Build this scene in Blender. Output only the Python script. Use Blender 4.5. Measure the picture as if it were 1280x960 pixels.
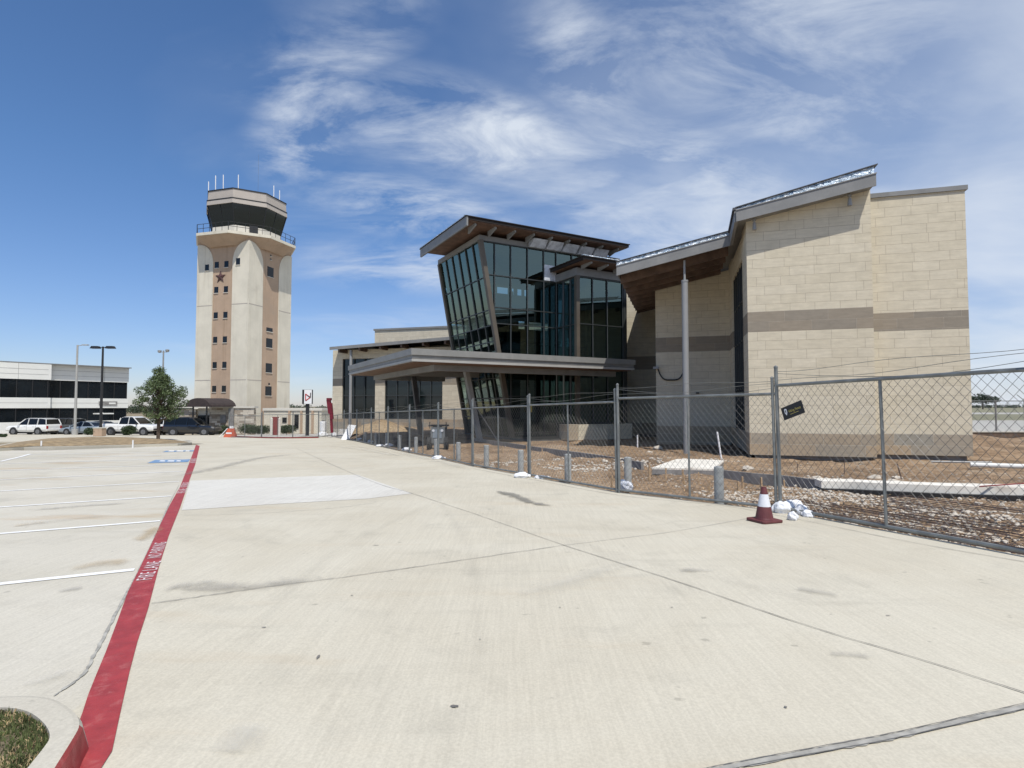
import bpy, bmesh, math, random
from mathutils import Vector, Matrix, noise as mnoise
R = math.radians
random.seed(7)
S = bpy.context.scene
for o in list(bpy.data.objects): bpy.data.objects.remove(o)
COL = S.collection

# ------------------------------------------------------------ camera, sky, sun, exposure
H = 1.6
PITCH = math.atan(28/700)
cam_d = bpy.data.cameras.new('camera'); cam = bpy.data.objects.new('camera', cam_d); COL.objects.link(cam)
cam.location = (0, 0, H); cam.rotation_euler = (R(90)+PITCH, 0, 0)
cam_d.sensor_width = 36; cam_d.lens = 36*700/1280; cam_d.clip_end = 9000; cam_d.clip_start = 0.05
S.camera = cam
SUNV = Vector((0.18, -0.52, 1.02)).normalized()
w = bpy.data.worlds.new('World'); S.world = w; w.use_nodes = True
nt = w.node_tree; N = nt.nodes; L = nt.links; N.clear()
def wn(t, **k):
    n = N.new(t)
    for a, b in k.items(): setattr(n, a, b)
    return n
sky = wn('ShaderNodeTexSky', sky_type='NISHITA', sun_disc=False, sun_elevation=math.asin(SUNV.z),
         sun_rotation=math.atan2(SUNV.x, SUNV.y), air_density=1.0, dust_density=0.25, ozone_density=1.6)
tc = wn('ShaderNodeTexCoord')
sep = wn('ShaderNodeSeparateXYZ'); L.new(tc.outputs['Generated'], sep.inputs[0])
def wm(op, a, b=None, c=None, clamp=False):
    n = wn('ShaderNodeMath', operation=op); n.use_clamp = clamp
    for i, v in enumerate((a, b, c)):
        if v is None: continue
        if isinstance(v, (int, float)): n.inputs[i].default_value = v
        else: L.new(v, n.inputs[i])
    return n.outputs[0]
def wramp(v, pts):
    n = wn('ShaderNodeValToRGB'); L.new(v, n.inputs[0]); e = n.color_ramp.elements
    while len(e) < len(pts): e.new(0.5)
    for x, (p, c) in zip(e, pts):
        x.position = p; x.color = (c, c, c, 1)
    return n.outputs[0]
zz = wm('ADD', wm('MAXIMUM', sep.outputs[2], 0.0), 0.22)
cx = wm('DIVIDE', sep.outputs[0], zz); cy = wm('DIVIDE', sep.outputs[1], zz)
comb = wn('ShaderNodeCombineXYZ'); L.new(cx, comb.inputs[0]); L.new(cy, comb.inputs[1])
def wmap(scale, rot, loc=(0, 0, 0)):
    m = wn('ShaderNodeMapping'); L.new(comb.outputs[0], m.inputs[0])
    m.inputs['Scale'].default_value = scale; m.inputs['Rotation'].default_value = (0, 0, rot); m.inputs['Location'].default_value = loc
    return m.outputs[0]
def wnoise(v, sc, det, rough, dist):
    n = wn('ShaderNodeTexNoise'); L.new(v, n.inputs['Vector'])
    n.inputs['Scale'].default_value = sc; n.inputs['Detail'].default_value = det
    n.inputs['Roughness'].default_value = rough; n.inputs['Distortion'].default_value = dist
    return n.outputs['Fac']
wis = wnoise(wmap((1.0, 2.0, 1), R(-38), (0.4, 1.7, 0)), 1.15, 8, 0.55, 0.6)      # streaky cirrus
puf = wnoise(wmap((1.0, 1.5, 1), R(-30), (3.1, 0.2, 0)), 2.0, 7, 0.54, 0.4)         # small puffs
veil = wnoise(wmap((1, 1.4, 1), R(-30), (7, 3, 0)), 0.7, 5, 0.55, 0.3)           # broad veil
ratio0 = wm('DIVIDE', sep.outputs[0], wm('MAXIMUM', sep.outputs[1], 0.05))
ratio = wm('ADD', ratio0, wm('MULTIPLY', wm('SUBTRACT', wnoise(wmap((1, 1, 1), 0.4, (5, 9, 0)), 1.6, 4, 0.55, 0.4), 0.5), 1.1))           # bearing, left to right
mleft = wramp(wm('MULTIPLY_ADD', ratio, 0.5, 0.5), [(0.20, 0), (0.42, 0.8), (0.6, 1.0)])
mright = wramp(wm('MULTIPLY_ADD', ratio, 0.5, 0.5), [(0.45, 0), (0.76, 0.42), (0.97, 0.95)])
mlow = wramp(sep.outputs[2], [(0.0, 0.9), (0.30, 0.75), (0.62, 0.5)])
crisp = wnoise(wmap((1.0, 1.9, 1), R(-35), (1.3, 4.2, 0)), 2.6, 10, 0.62, 0.45)
fluff = wramp(crisp, [(0.42, 0), (0.53, 0.42), (0.66, 1.0)])
def cloud_at(px, py, rx, ry, rot, k):
    """one cloud on the cloud plane, centred where its direction leads"""
    d = Vector(((px-640)/700, 1, (508-py)/700)).normalized(); q = d.z+0.22
    m = wn('ShaderNodeMapping', vector_type='TEXTURE'); L.new(comb.outputs[0], m.inputs[0])
    m.inputs['Location'].default_value = (d.x/q, d.y/q, 0); m.inputs['Rotation'].default_value = (0, 0, R(rot)); m.inputs['Scale'].default_value = (rx, ry, 1)
    ln = wn('ShaderNodeVectorMath', operation='LENGTH'); L.new(m.outputs[0], ln.inputs[0])
    mr = wn('ShaderNodeMapRange', interpolation_type='SMOOTHSTEP'); L.new(ln.outputs['Value'], mr.inputs[0])
    mr.inputs[1].default_value = 0.15; mr.inputs[2].default_value = 1.0; mr.inputs[3].default_value = k; mr.inputs[4].default_value = 0.0
    return mr.outputs[0]
blobs = [(385, 125, .34, .16, -60, 1.0), (372, 182, .26, .16, -50, 1.0), (560, 165, .60, .22, 25, .95), (665, 165, .55, .15, 30, .95), (520, 262, .5, .28, 30, .8),
         (520, 335, .55, .3, 10, .75), (740, 75, .30, .16, 60, .9), (890, 70, .45, .2, 20, .75), (860, 215, .6, .25, 30, .85), (1000, 110, .55, .25, 20, .7), (1040, 20, .5, .18, 10, .8), (780, 245, .5, .25, 30, .7),
         (880, 300, .7, .35, 10, .7), (440, 40, .28, .12, -40, .6)]
bsum = None
for b_ in blobs:
    c_ = cloud_at(*b_); bsum = c_ if bsum is None else wm('MAXIMUM', bsum, c_)
c1 = wm('MULTIPLY', fluff, bsum)
c2 = wm('MULTIPLY', wm('MULTIPLY', wramp(wis, [(0.50, 0), (0.62, 0.45), (0.76, 0.8)]), mleft), 0.6)
c3 = wm('MULTIPLY', wramp(veil, [(0.38, 0.05), (0.65, 0.5)]), wm('MULTIPLY', mleft, 0.34))
c4 = wm('MULTIPLY', wm('MULTIPLY', mright, mlow), wramp(puf, [(0.3, 0.55), (0.6, 1.0)]))
def union(a, b): return wm('SUBTRACT', 1.0, wm('MULTIPLY', wm('SUBTRACT', 1.0, a), wm('SUBTRACT', 1.0, b)), clamp=True)
cov = union(union(c1, c2), union(c3, c4))
cov = wm('MULTIPLY', cov, 0.95)
mix = wn('ShaderNodeMix', data_type='RGBA')
tint = wn('ShaderNodeMix', data_type='RGBA', blend_type='MULTIPLY'); tint.inputs[0].default_value = 1.0
L.new(sky.outputs[0], tint.inputs[6]); tr_ = wn('ShaderNodeValToRGB'); L.new(sep.outputs[2], tr_.inputs[0]); tr_.color_ramp.elements[0].color = (0.70, 0.74, 0.98, 1); tr_.color_ramp.elements[0].position = 0.0
tr_.color_ramp.elements[1].color = (0.62, 0.83, 1.06, 1); tr_.color_ramp.elements[1].position = 0.35
L.new(tr_.outputs[0], tint.inputs[7])
L.new(cov, mix.inputs[0]); L.new(tint.outputs[2], mix.inputs[6]); mix.inputs[7].default_value = (6.1, 6.6, 7.3, 1)
bg = wn('ShaderNodeBackground'); bg.inputs[1].default_value = 0.092
L.new(mix.outputs[2], bg.inputs[0])
wo = wn('ShaderNodeOutputWorld'); L.new(bg.outputs[0], wo.inputs[0])
sd = bpy.data.lights.new('sun', 'SUN'); sd.energy = 3.3; sd.angle = R(0.5); sd.color = (1.0, 0.955, 0.88)
sun = bpy.data.objects.new('sun', sd); COL.objects.link(sun); sun.rotation_euler = SUNV.to_track_quat('Z', 'Y').to_euler()
S.view_settings.view_transform = 'Standard'; S.view_settings.look = 'None'
S.view_settings.exposure = 0.42; S.view_settings.gamma = 1

# ------------------------------------------------------------ coordinates
def gz(x, y):                       # paved ground falls gently away from the viewer
    if y < 40: return 0.04-0.02*y
    if y < 65: return -0.76-0.0336*(y-40)
    return -1.6
def G(px, py):                      # where a sight line meets the paved ground
    x = (px-640)/700; yy = (480-py)/700
    r = Vector((x, math.cos(PITCH)-yy*math.sin(PITCH), math.sin(PITCH)+yy*math.cos(PITCH)))
    for z0, sl, y0, a, b in ((0.04, -0.02, 0, -9, 40), (-0.76, -0.0336, 40, 40, 65), (-1.6, 0, 65, 65, 1e9)):
        t = (z0-sl*y0-H)/(r.z-sl*r.y)
        if t > 0 and a <= t*r.y <= b: return Vector((0, 0, H))+r*t
def P3(px, py, Y):
    x = (px-640)/700; yy = (480-py)/700
    r = Vector((x, math.cos(PITCH)-yy*math.sin(PITCH), math.sin(PITCH)+yy*math.cos(PITCH)))
    return Vector((0, 0, H))+r*(Y/r.y)
AA = R(-28.8); u1 = Vector((math.sin(AA), math.cos(AA), 0)); u2 = Vector((math.cos(AA), -math.sin(AA), 0))   # kerb frame
BB = R(16.2); v1 = Vector((math.sin(BB), math.cos(BB), 0)); v2 = Vector((math.cos(BB), -math.sin(BB), 0))    # stone wing frame
def FB(a, b, z): return v2*a+v1*b+Vector((0, 0, z))
def FA(p, q, z): return u2*p+u1*q+Vector((0, 0, z))

# ------------------------------------------------------------ mesh builder
class MB:
    def __init__(s): s.v = []; s.f = []
    def add(s, vs, fs):
        n = len(s.v); s.v += [Vector(v) for v in vs]; s.f += [tuple(i+n for i in f) for f in fs]; return s
    def quad(s, *p): return s.add(p, [tuple(range(len(p)))])
    def hexa(s, p):  # bottom 4 ccw, top 4 ccw
        return s.add(p, [(3, 2, 1, 0), (4, 5, 6, 7), (0, 1, 5, 4), (1, 2, 6, 5), (2, 3, 7, 6), (3, 0, 4, 7)])
    def box(s, c, d, rz=0):
        x, y, z = d[0]/2, d[1]/2, d[2]/2; c = Vector(c); M = Matrix.Rotation(rz, 3, 'Z')
        return s.hexa([c+M@Vector(q) for q in ((-x, -y, -z), (x, -y, -z), (x, y, -z), (-x, y, -z), (-x, -y, z), (x, -y, z), (x, y, z), (-x, y, z))])
    def fbox(s, F, a0, a1, b0, b1, z0, z1):
        g = lambda z, a, b: z(a, b) if callable(z) else z
        pts = [(a0, b0), (a1, b0), (a1, b1), (a0, b1)]
        return s.hexa([F(a, b, g(z0, a, b)) for a, b in pts]+[F(a, b, g(z1, a, b)) for a, b in pts])
    def prism(s, poly, z0, z1, F=None):
        F = F or (lambda a, b, z: Vector((a, b, z))); n = len(poly)
        g = lambda z, a, b: z(a, b) if callable(z) else z
        return s.add([F(a, b, g(z0, a, b)) for a, b in poly]+[F(a, b, g(z1, a, b)) for a, b in poly],
                     [tuple(range(n-1, -1, -1)), tuple(range(n, 2*n))]+[(i, (i+1) % n, n+(i+1) % n, n+i) for i in range(n)])
    def tube(s, p0, p1, r, n=8, r1=None, cap=True):
        p0 = Vector(p0); p1 = Vector(p1); r1 = r if r1 is None else r1
        d = (p1-p0).normalized(); a = d.orthogonal().normalized(); b = d.cross(a)
        vs = [p0+(a*math.cos(t)+b*math.sin(t))*r for t in [2*math.pi*i/n for i in range(n)]]
        vs += [p1+(a*math.cos(t)+b*math.sin(t))*r1 for t in [2*math.pi*i/n for i in range(n)]]
        fs = [(i, (i+1) % n, n+(i+1) % n, n+i) for i in range(n)]
        if cap: fs += [tuple(range(n-1, -1, -1)), tuple(range(n, 2*n))]
        return s.add(vs, fs)
    def path(s, pts, r, n=6):
        for a, b in zip(pts, pts[1:]): s.tube(a, b, r, n)
        return s
    def bar(s, p0, p1, w_, h_):      # rectangular bar
        p0 = Vector(p0); p1 = Vector(p1); d = (p1-p0).normalized()
        a = d.cross(Vector((0, 0, 1)))
        a = Vector((1, 0, 0)) if a.length < 1e-4 else a.normalized()
        b = a.cross(d); a *= w_/2; b *= h_/2
        return s.hexa([p0-a-b, p0+a-b, p1+a-b, p1-a-b, p0-a+b, p0+a+b, p1+a+b, p1-a+b])
    def lathe(s, prof, c=(0, 0, 0), n=20, sx=1, sy=1):
        c = Vector(c); k = len(prof); vs = []
        for r, z in prof:
            for i in range(n):
                t = 2*math.pi*i/n; vs.append(c+Vector((r*sx*math.cos(t), r*sy*math.sin(t), z)))
        fs = [(j*n+i, j*n+(i+1) % n, (j+1)*n+(i+1) % n, (j+1)*n+i) for j in range(k-1) for i in range(n)]
        fs += [tuple(range(n-1, -1, -1)), tuple(range((k-1)*n, k*n))]
        return s.add(vs, fs)
    def build(s, name, mat, parent=None, world=False, smooth=False, bevel=0):
        off = Vector((0, 0, 0))
        if world and parent is not None:
            p = parent
            while p is not None: off += p.location; p = p.parent
        me = bpy.data.meshes.new(name)
        me.from_pydata([v-off for v in s.v], [], s.f)
        uv = me.uv_layers.new(name='uv'); me.update()
        for po in me.polygons:
            n = po.normal
            h = Vector((n.x, n.y, 0))
            for li in po.loop_indices:
                c = s.v[me.loops[li].vertex_index]
                if h.length > 0.5:
                    t = Vector((-h.y, h.x, 0)).normalized(); uv.data[li].uv = (c.dot(t), c.z)
                else: uv.data[li].uv = (c.x, c.y)
        if smooth:
            for po in me.polygons: po.use_smooth = True
        me.materials.append(mat)
        o = bpy.data.objects.new(name, me); COL.objects.link(o)
        if parent is not None: o.parent = parent
        if bevel:
            m = o.modifiers.new('bevel', 'BEVEL'); m.width = bevel; m.segments = 2; m.limit_method = 'ANGLE'
        return o

def tag(o, label, cat, group=None, kind=None):
    if label: o['label'] = label
    if cat: o['category'] = cat
    if group: o['group'] = group
    if kind: o['kind'] = kind
    return o
def thing(name, label, cat, loc=(0, 0, 0), rz=0, group=None):
    o = bpy.data.objects.new(name, None); COL.objects.link(o); o.empty_display_size = 0.2
    o.location = loc; o.rotation_euler = (0, 0, rz)
    return tag(o, label, cat, group)
def copy_thing(src, loc, rz, label, scale=None):
    c = src.copy(); COL.objects.link(c); c.location = loc; c.rotation_euler = (0, 0, rz); c['label'] = label
    if scale: c.scale = scale
    for ch in src.children:
        d = ch.copy(); COL.objects.link(d); d.parent = c
        for g in ch.children:
            e = g.copy(); COL.objects.link(e); e.parent = d
    return c
def struct(o): o['kind'] = 'structure'; return o

# ------------------------------------------------------------ materials
def mat(name, col, rough=0.8, metal=0.0, spec=0.5, var=0.0, vscale=3.0, bump=0.0, bscale=20.0, dirt=None, dscale=0.6, streak=None):
    m = bpy.data.materials.new(name); m.use_nodes = True; t = m.node_tree; b = t.nodes['Principled BSDF']
    b.inputs['Base Color'].default_value = (*col, 1); b.inputs['Roughness'].default_value = rough
    b.inputs['Metallic'].default_value = metal; b.inputs['Specular IOR Level'].default_value = spec
    tcn = t.nodes.new('ShaderNodeTexCoord'); src = tcn.outputs['Object']
    cur = None
    def noise(sc, det=6, rough_=0.6, vec=None, dist=0):
        n = t.nodes.new('ShaderNodeTexNoise'); t.links.new(vec or src, n.inputs['Vector'])
        n.inputs['Scale'].default_value = sc; n.inputs['Detail'].default_value = det
        n.inputs['Roughness'].default_value = rough_; n.inputs['Distortion'].default_value = dist
        return n.outputs['Fac']
    def mixc(fac, a, bb, ftype='MIX'):
        n = t.nodes.new('ShaderNodeMix'); n.data_type = 'RGBA'; n.blend_type = ftype
        if isinstance(fac, float): n.inputs[0].default_value = fac
        else: t.links.new(fac, n.inputs[0])
        for i, v in ((6, a), (7, bb)):
            if isinstance(v, tuple): n.inputs[i].default_value = (*v[:3], 1)
            else: t.links.new(v, n.inputs[i])
        return n.outputs[2]
    def ramp(v, a, b_):
        n = t.nodes.new('ShaderNodeMapRange'); t.links.new(v, n.inputs[0])
        n.inputs[1].default_value = a; n.inputs[2].default_value = b_; n.interpolation_type = 'SMOOTHSTEP'
        return n.outputs[0]
    cur = tuple(col)
    if var:
        lo = tuple(c*(1-var) for c in col); hi = tuple(min(1, c*(1+var)) for c in col)
        cur = mixc(ramp(noise(vscale), 0.3, 0.7), lo, hi)
    if dirt:
        cur = mixc(ramp(noise(dscale, 8, 0.65, dist=0.4), 0.5, 0.8), cur, dirt)
    if streak:
        mp = t.nodes.new('ShaderNodeMapping'); mp.inputs['Scale'].default_value = (1, 1, 0.05); t.links.new(src, mp.inputs[0])
        f = ramp(noise(streak, 7, 0.65, vec=mp.outputs[0]), 0.5, 0.75)
        dk = mixc(1.0, cur, (0.84, 0.82, 0.79), 'MULTIPLY'); cur = mixc(f, cur, dk)
    if not isinstance(cur, tuple): t.links.new(cur, b.inputs['Base Color'])
    if bump:
        bn = t.nodes.new('ShaderNodeBump'); bn.inputs['Strength'].default_value = bump; bn.inputs['Distance'].default_value = 0.02
        t.links.new(noise(bscale, 5, 0.6), bn.inputs['Height']); t.links.new(bn.outputs[0], b.inputs['Normal'])
    m['h'] = 1
    return m

def concrete_mat(name, base, tone2, streak_rot, streak_amt=0.08, blotch=0.25, rust=0.0, bright=1.0):
    """weathered broom-finished concrete, with blotches, fine pores and traffic wear"""
    m = bpy.data.materials.new(name); m.use_nodes = True; t = m.node_tree; b = t.nodes['Principled BSDF']
    b.inputs['Roughness'].default_value = 0.85; b.inputs['Specular IOR Level'].default_value = 0.3
    tcn = t.nodes.new('ShaderNodeTexCoord')
    def mapn(scale, rz=0, loc=(0, 0, 0)):
        n = t.nodes.new('ShaderNodeMapping'); t.links.new(tcn.outputs['Object'], n.inputs[0])
        n.inputs['Scale'].default_value = scale; n.inputs['Rotation'].default_value = (0, 0, rz); n.inputs['Location'].default_value = loc
        return n.outputs[0]
    def noise(vec, sc, det=6, ro=0.6, dist=0.0):
        n = t.nodes.new('ShaderNodeTexNoise'); t.links.new(vec, n.inputs['Vector'])
        n.inputs['Scale'].default_value = sc; n.inputs['Detail'].default_value = det
        n.inputs['Roughness'].default_value = ro; n.inputs['Distortion'].default_value = dist
        return n.outputs['Fac']
    def rng(v, a, c, lo=0, hi=1):
        n = t.nodes.new('ShaderNodeMapRange'); t.links.new(v, n.inputs[0]); n.inputs[1].default_value = a; n.inputs[2].default_value = c
        n.inputs[3].default_value = lo; n.inputs[4].default_value = hi; n.interpolation_type = 'SMOOTHSTEP'; return n.outputs[0]
    def mix(f, a, c, bt='MIX'):
        n = t.nodes.new('ShaderNodeMix'); n.data_type = 'RGBA'; n.blend_type = bt
        if isinstance(f, float): n.inputs[0].default_value = f
        else: t.links.new(f, n.inputs[0])
        for i, v in ((6, a), (7, c)):
            if isinstance(v, tuple): n.inputs[i].default_value = (*v, 1)
            else: t.links.new(v, n.inputs[i])
        return n.outputs[2]
    obj = mapn((1, 1, 1))
    cur = mix(rng(noise(obj, 0.35, 7, 0.6, 0.6), 0.35, 0.68), base, tone2)
    cur = mix(rng(noise(mapn((1, 1, 1), 0, (9, 4, 0)), 1.1, 9, 0.65, 0.8), 0.5, 0.75, 0, blotch), cur, tuple(c*0.72 for c in base))
    st = noise(mapn((34, 1.1, 1), streak_rot), 1.0, 6, 0.7)
    cur = mix(rng(st, 0.3, 0.7, 0, 1), mix(1.0, cur, (1-streak_amt,)*3, 'MULTIPLY'), mix(1.0, cur, (1+streak_amt,)*3, 'MULTIPLY'))
    st2 = noise(mapn((0.22, 1.5, 1), streak_rot), 1.6, 7, 0.65, 0.3)
    cur = mix(rng(st2, 0.52, 0.75, 0, 0.32), cur, tuple(c*0.66 for c in base))
    fine = noise(obj, 60, 4, 0.7)
    cur = mix(rng(fine, 0.35, 0.65), mix(1.0, cur, (0.93,)*3, 'MULTIPLY'), mix(1.0, cur, (1.06,)*3, 'MULTIPLY'))
    sp = noise(mapn((1, 1, 1), 0, (3, 7, 1)), 7.0, 3, 0.5)
    cur = mix(rng(sp, 0.70, 0.76, 0, 0.5), cur, tuple(c*0.45 for c in base))
    if rust:
        cur = mix(rng(noise(mapn((0.5, 2.2, 1), streak_rot, (2, 5, 0)), 0.5, 6, 0.6), 0.56, 0.72, 0, rust), cur, (0.42, 0.30, 0.17))
    t.links.new(cur, b.inputs['Base Color'])
    bn = t.nodes.new('ShaderNodeBump'); bn.inputs['Strength'].default_value = 0.35; bn.inputs['Distance'].default_value = 0.004
    t.links.new(noise(mapn((60, 8, 1), streak_rot), 1.0, 4, 0.7), bn.inputs['Height']); t.links.new(bn.outputs[0], b.inputs['Normal'])
    return m

def stone_mat(name, c1, c2, mortar, bw=0.86, bh=0.393, voff=0.0, shift=0.0, spread=None):
    m = bpy.data.materials.new(name); m.use_nodes = True; t = m.node_tree; b = t.nodes['Principled BSDF']
    b.inputs['Roughness'].default_value = 0.85; b.inputs['Specular IOR Level'].default_value = 0.25
    tcn = t.nodes.new('ShaderNodeTexCoord'); mp = t.nodes.new('ShaderNodeMapping'); t.links.new(tcn.outputs['UV'], mp.inputs[0])
    mp.inputs['Location'].default_value = (shift, -voff, 0)
    br = t.nodes.new('ShaderNodeTexBrick'); t.links.new(mp.outputs[0], br.inputs['Vector'])
    br.offset = 0.37; br.offset_frequency = 2; br.squash = 1.32; br.squash_frequency = 3
    br.inputs['Color1'].default_value = (*c1, 1); br.inputs['Color2'].default_value = (*c2, 1); br.inputs['Mortar'].default_value = (*mortar, 1)
    br.inputs['Scale'].default_value = 1; br.inputs['Mortar Size'].default_value = 0.007; br.inputs['Mortar Smooth'].default_value = 0.3
    br.inputs['Brick Width'].default_value = bw; br.inputs['Row Height'].default_value = bh; br.inputs['Bias'].default_value = 0.0
    n = t.nodes.new('ShaderNodeTexNoise'); t.links.new(mp.outputs[0], n.inputs['Vector']); n.inputs['Scale'].default_value = 2.3
    n.inputs['Detail'].default_value = 9; n.inputs['Roughness'].default_value = 0.7
    n2 = t.nodes.new('ShaderNodeTexNoise'); mp2 = t.nodes.new('ShaderNodeMapping'); t.links.new(tcn.outputs['UV'], mp2.inputs[0])
    mp2.inputs['Scale'].default_value = (0.9, 6, 1); t.links.new(mp2.outputs[0], n2.inputs['Vector']); n2.inputs['Scale'].default_value = 2.0; n2.inputs['Detail'].default_value = 6
    r = t.nodes.new('ShaderNodeMapRange'); t.links.new(n.outputs['Fac'], r.inputs[0]); r.inputs[1].default_value = .25; r.inputs[2].default_value = .75; r.inputs[3].default_value = .90; r.inputs[4].default_value = 1.09
    r2 = t.nodes.new('ShaderNodeMapRange'); t.links.new(n2.outputs['Fac'], r2.inputs[0]); r2.inputs[1].default_value = .3; r2.inputs[2].default_value = .7; r2.inputs[3].default_value = .93; r2.inputs[4].default_value = 1.06
    mu = t.nodes.new('ShaderNodeMath'); mu.operation = 'MULTIPLY'; t.links.new(r.outputs[0], mu.inputs[0]); t.links.new(r2.outputs[0], mu.inputs[1])
    mx = t.nodes.new('ShaderNodeMix'); mx.data_type = 'RGBA'; mx.blend_type = 'MULTIPLY'; mx.inputs[0].default_value = 1
    t.links.new(br.outputs['Color'], mx.inputs[6]); t.links.new(mu.outputs[0], mx.inputs[7]); t.links.new(mx.outputs[2], b.inputs['Base Color'])
    bn = t.nodes.new('ShaderNodeBump'); bn.inputs['Strength'].default_value = 0.5; bn.inputs['Distance'].default_value = 0.02
    ad = t.nodes.new('ShaderNodeMath'); ad.operation = 'SUBTRACT'; t.links.new(n.outputs['Fac'], ad.inputs[0]); t.links.new(br.outputs['Fac'], ad.inputs[1])
    t.links.new(ad.outputs[0], bn.inputs['Height']); t.links.new(bn.outputs[0], b.inputs['Normal'])
    return m

def glass_mat(name, tint, trans=0.35, refl=1.0):
    """tinted glazing: see-through body colour under a fresnel mirror"""
    m = bpy.data.materials.new(name); m.use_nodes = True; t = m.node_tree; t.nodes.clear()
    out = t.nodes.new('ShaderNodeOutputMaterial'); tr = t.nodes.new('ShaderNodeBsdfTransparent'); tr.inputs[0].default_value = (*tint, 1)
    gl = t.nodes.new('ShaderNodeBsdfGlossy'); gl.inputs['Roughness'].default_value = 0.015; gl.inputs[0].default_value = (0.72*refl, 0.93*refl, 0.84*refl, 1)
    fr = t.nodes.new('ShaderNodeFresnel'); fr.inputs[0].default_value = 2.35
    ns = t.nodes.new('ShaderNodeTexNoise'); ns.inputs['Scale'].default_value = 0.7
    bm_ = t.nodes.new('ShaderNodeBump'); bm_.inputs['Strength'].default_value = 0.05; bm_.inputs['Distance'].default_value = 0.05
    t.links.new(ns.outputs['Fac'], bm_.inputs['Height']); t.links.new(bm_.outputs[0], gl.inputs['Normal'])
    mx = t.nodes.new('ShaderNodeMixShader'); t.links.new(fr.outputs[0], mx.inputs[0]); t.links.new(tr.outputs[0], mx.inputs[1]); t.links.new(gl.outputs[0], mx.inputs[2])
    t.links.new(mx.outputs[0], out.inputs[0]); return m

M = {}
M['road'] = concrete_mat('road_concrete', (0.53, 0.495, 0.405), (0.485, 0.445, 0.355), AA, 0.05, 0.5, 0.2)
M['lot'] = concrete_mat('lot_concrete', (0.53, 0.50, 0.425), (0.46, 0.43, 0.35), AA+R(90), 0.05, 0.5, 0.7)
M['patch'] = concrete_mat('new_concrete', (0.585, 0.57, 0.52), (0.54, 0.52, 0.47), AA, 0.09, 0.2)
M['kerbc'] = concrete_mat('kerb_concrete', (0.50, 0.47, 0.395), (0.44, 0.41, 0.34), AA, 0.03, 0.2)
M['far_paving'] = mat('far_paving', (0.40, 0.38, 0.345), 0.9, var=0.12, vscale=0.3, dirt=(0.33, 0.30, 0.27), dscale=0.1)
M['red'] = mat('red_kerb_paint', (0.31, 0.038, 0.040), 0.6, var=0.14, vscale=9, bump=0.2, bscale=60, dirt=(0.40, 0.12, 0.11), dscale=11)
M['white_paint'] = mat('white_road_paint', (0.78, 0.78, 0.76), 0.7, var=0.06, vscale=14, dirt=(0.62, 0.60, 0.55), dscale=3)
M['letter'] = mat('worn_white_lettering', (0.66, 0.56, 0.56), 0.7, var=0.15, vscale=25, dirt=(0.45, 0.15, 0.15), dscale=14)
M['blue_paint'] = mat('blue_road_paint', (0.16, 0.27, 0.43), 0.7, var=0.15, vscale=8, dirt=(0.30, 0.36, 0.45), dscale=2)
M['tar'] = mat('joint_sealant', (0.17, 0.16, 0.145), 0.8, var=0.35, vscale=6)
M['crack'] = mat('grey_crack_dirt', (0.33, 0.32, 0.285), 0.9, var=0.3, vscale=12)
M['seal'] = mat('grey_joint_filler', (0.31, 0.30, 0.27), 0.8, var=0.25, vscale=9)
M['stain'] = mat('damp_concrete', (0.215, 0.205, 0.185), 0.6, var=0.15, vscale=3)
M['soot'] = mat('worn_concrete', (0.34, 0.33, 0.305), 0.85, var=0.2, vscale=8)
M['stone'] = stone_mat('cream_limestone', (0.62, 0.56, 0.435), (0.585, 0.525, 0.40), (0.42, 0.365, 0.28), bh=0.357, voff=0.57)
M['stone_far'] = stone_mat('cream_limestone_far', (0.60, 0.54, 0.42), (0.54, 0.48, 0.37), (0.38, 0.34, 0.27), voff=0.57)
M['band'] = stone_mat('taupe_limestone_band', (0.315, 0.265, 0.20), (0.265, 0.235, 0.19), (0.37, 0.33, 0.27), bw=1.5, voff=0.57, shift=0.4)
M['basest'] = stone_mat('mixed_limestone_base', (0.40, 0.31, 0.21), (0.30, 0.28, 0.235), (0.48, 0.43, 0.35), bw=1.25, bh=0.415, voff=-0.26, shift=0.9)
M['rubble_stone'] = stone_mat('rough_ledge_stone', (0.66, 0.60, 0.50), (0.24, 0.19, 0.145), (0.16, 0.14, 0.11), bw=0.62, bh=0.24)
M['gray_steel'] = mat('grey_painted_steel', (0.27, 0.275, 0.275), 0.5, var=0.06, vscale=1.5, bump=0.05)
M['fascia'] = mat('grey_fascia', (0.205, 0.205, 0.20), 0.55, var=0.1, vscale=1.2, dirt=(0.26, 0.255, 0.24), dscale=1.5)
M['canopy_grey'] = mat('canopy_grey_metal', (0.225, 0.225, 0.215), 0.55, var=0.08, vscale=1.2, dirt=(0.28, 0.27, 0.25), dscale=1.5)
M['fascia_lt'] = mat('pale_fascia', (0.36, 0.355, 0.335), 0.55, var=0.06, vscale=1.2)
M['edge_dark'] = mat('dark_brown_edge', (0.028, 0.023, 0.021), 0.6, spec=0.2)
M['dark_roof'] = mat('dark_metal_roof', (0.055, 0.055, 0.06), 0.5, var=0.2, vscale=1)
M['wood'] = mat('brown_wood_soffit', (0.12, 0.075, 0.052), 0.6, var=0.3, vscale=2.5)
M['wood_lt'] = mat('orange_wood_soffit', (0.15, 0.085, 0.056), 0.6, var=0.25, vscale=2)
M['mull'] = mat('dark_mullion', (0.035, 0.04, 0.04), 0.45)
M['bronze'] = mat('bronze_post', (0.095, 0.08, 0.062), 0.5, var=0.12, vscale=1.3)
M['wrap'] = mat('white_wrap', (0.52, 0.55, 0.60), 0.4, var=0.25, vscale=3, bump=0.6, bscale=5)
M['interior'] = mat('dark_interior', (0.045, 0.05, 0.05), 0.8, var=0.3, vscale=0.8)
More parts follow.
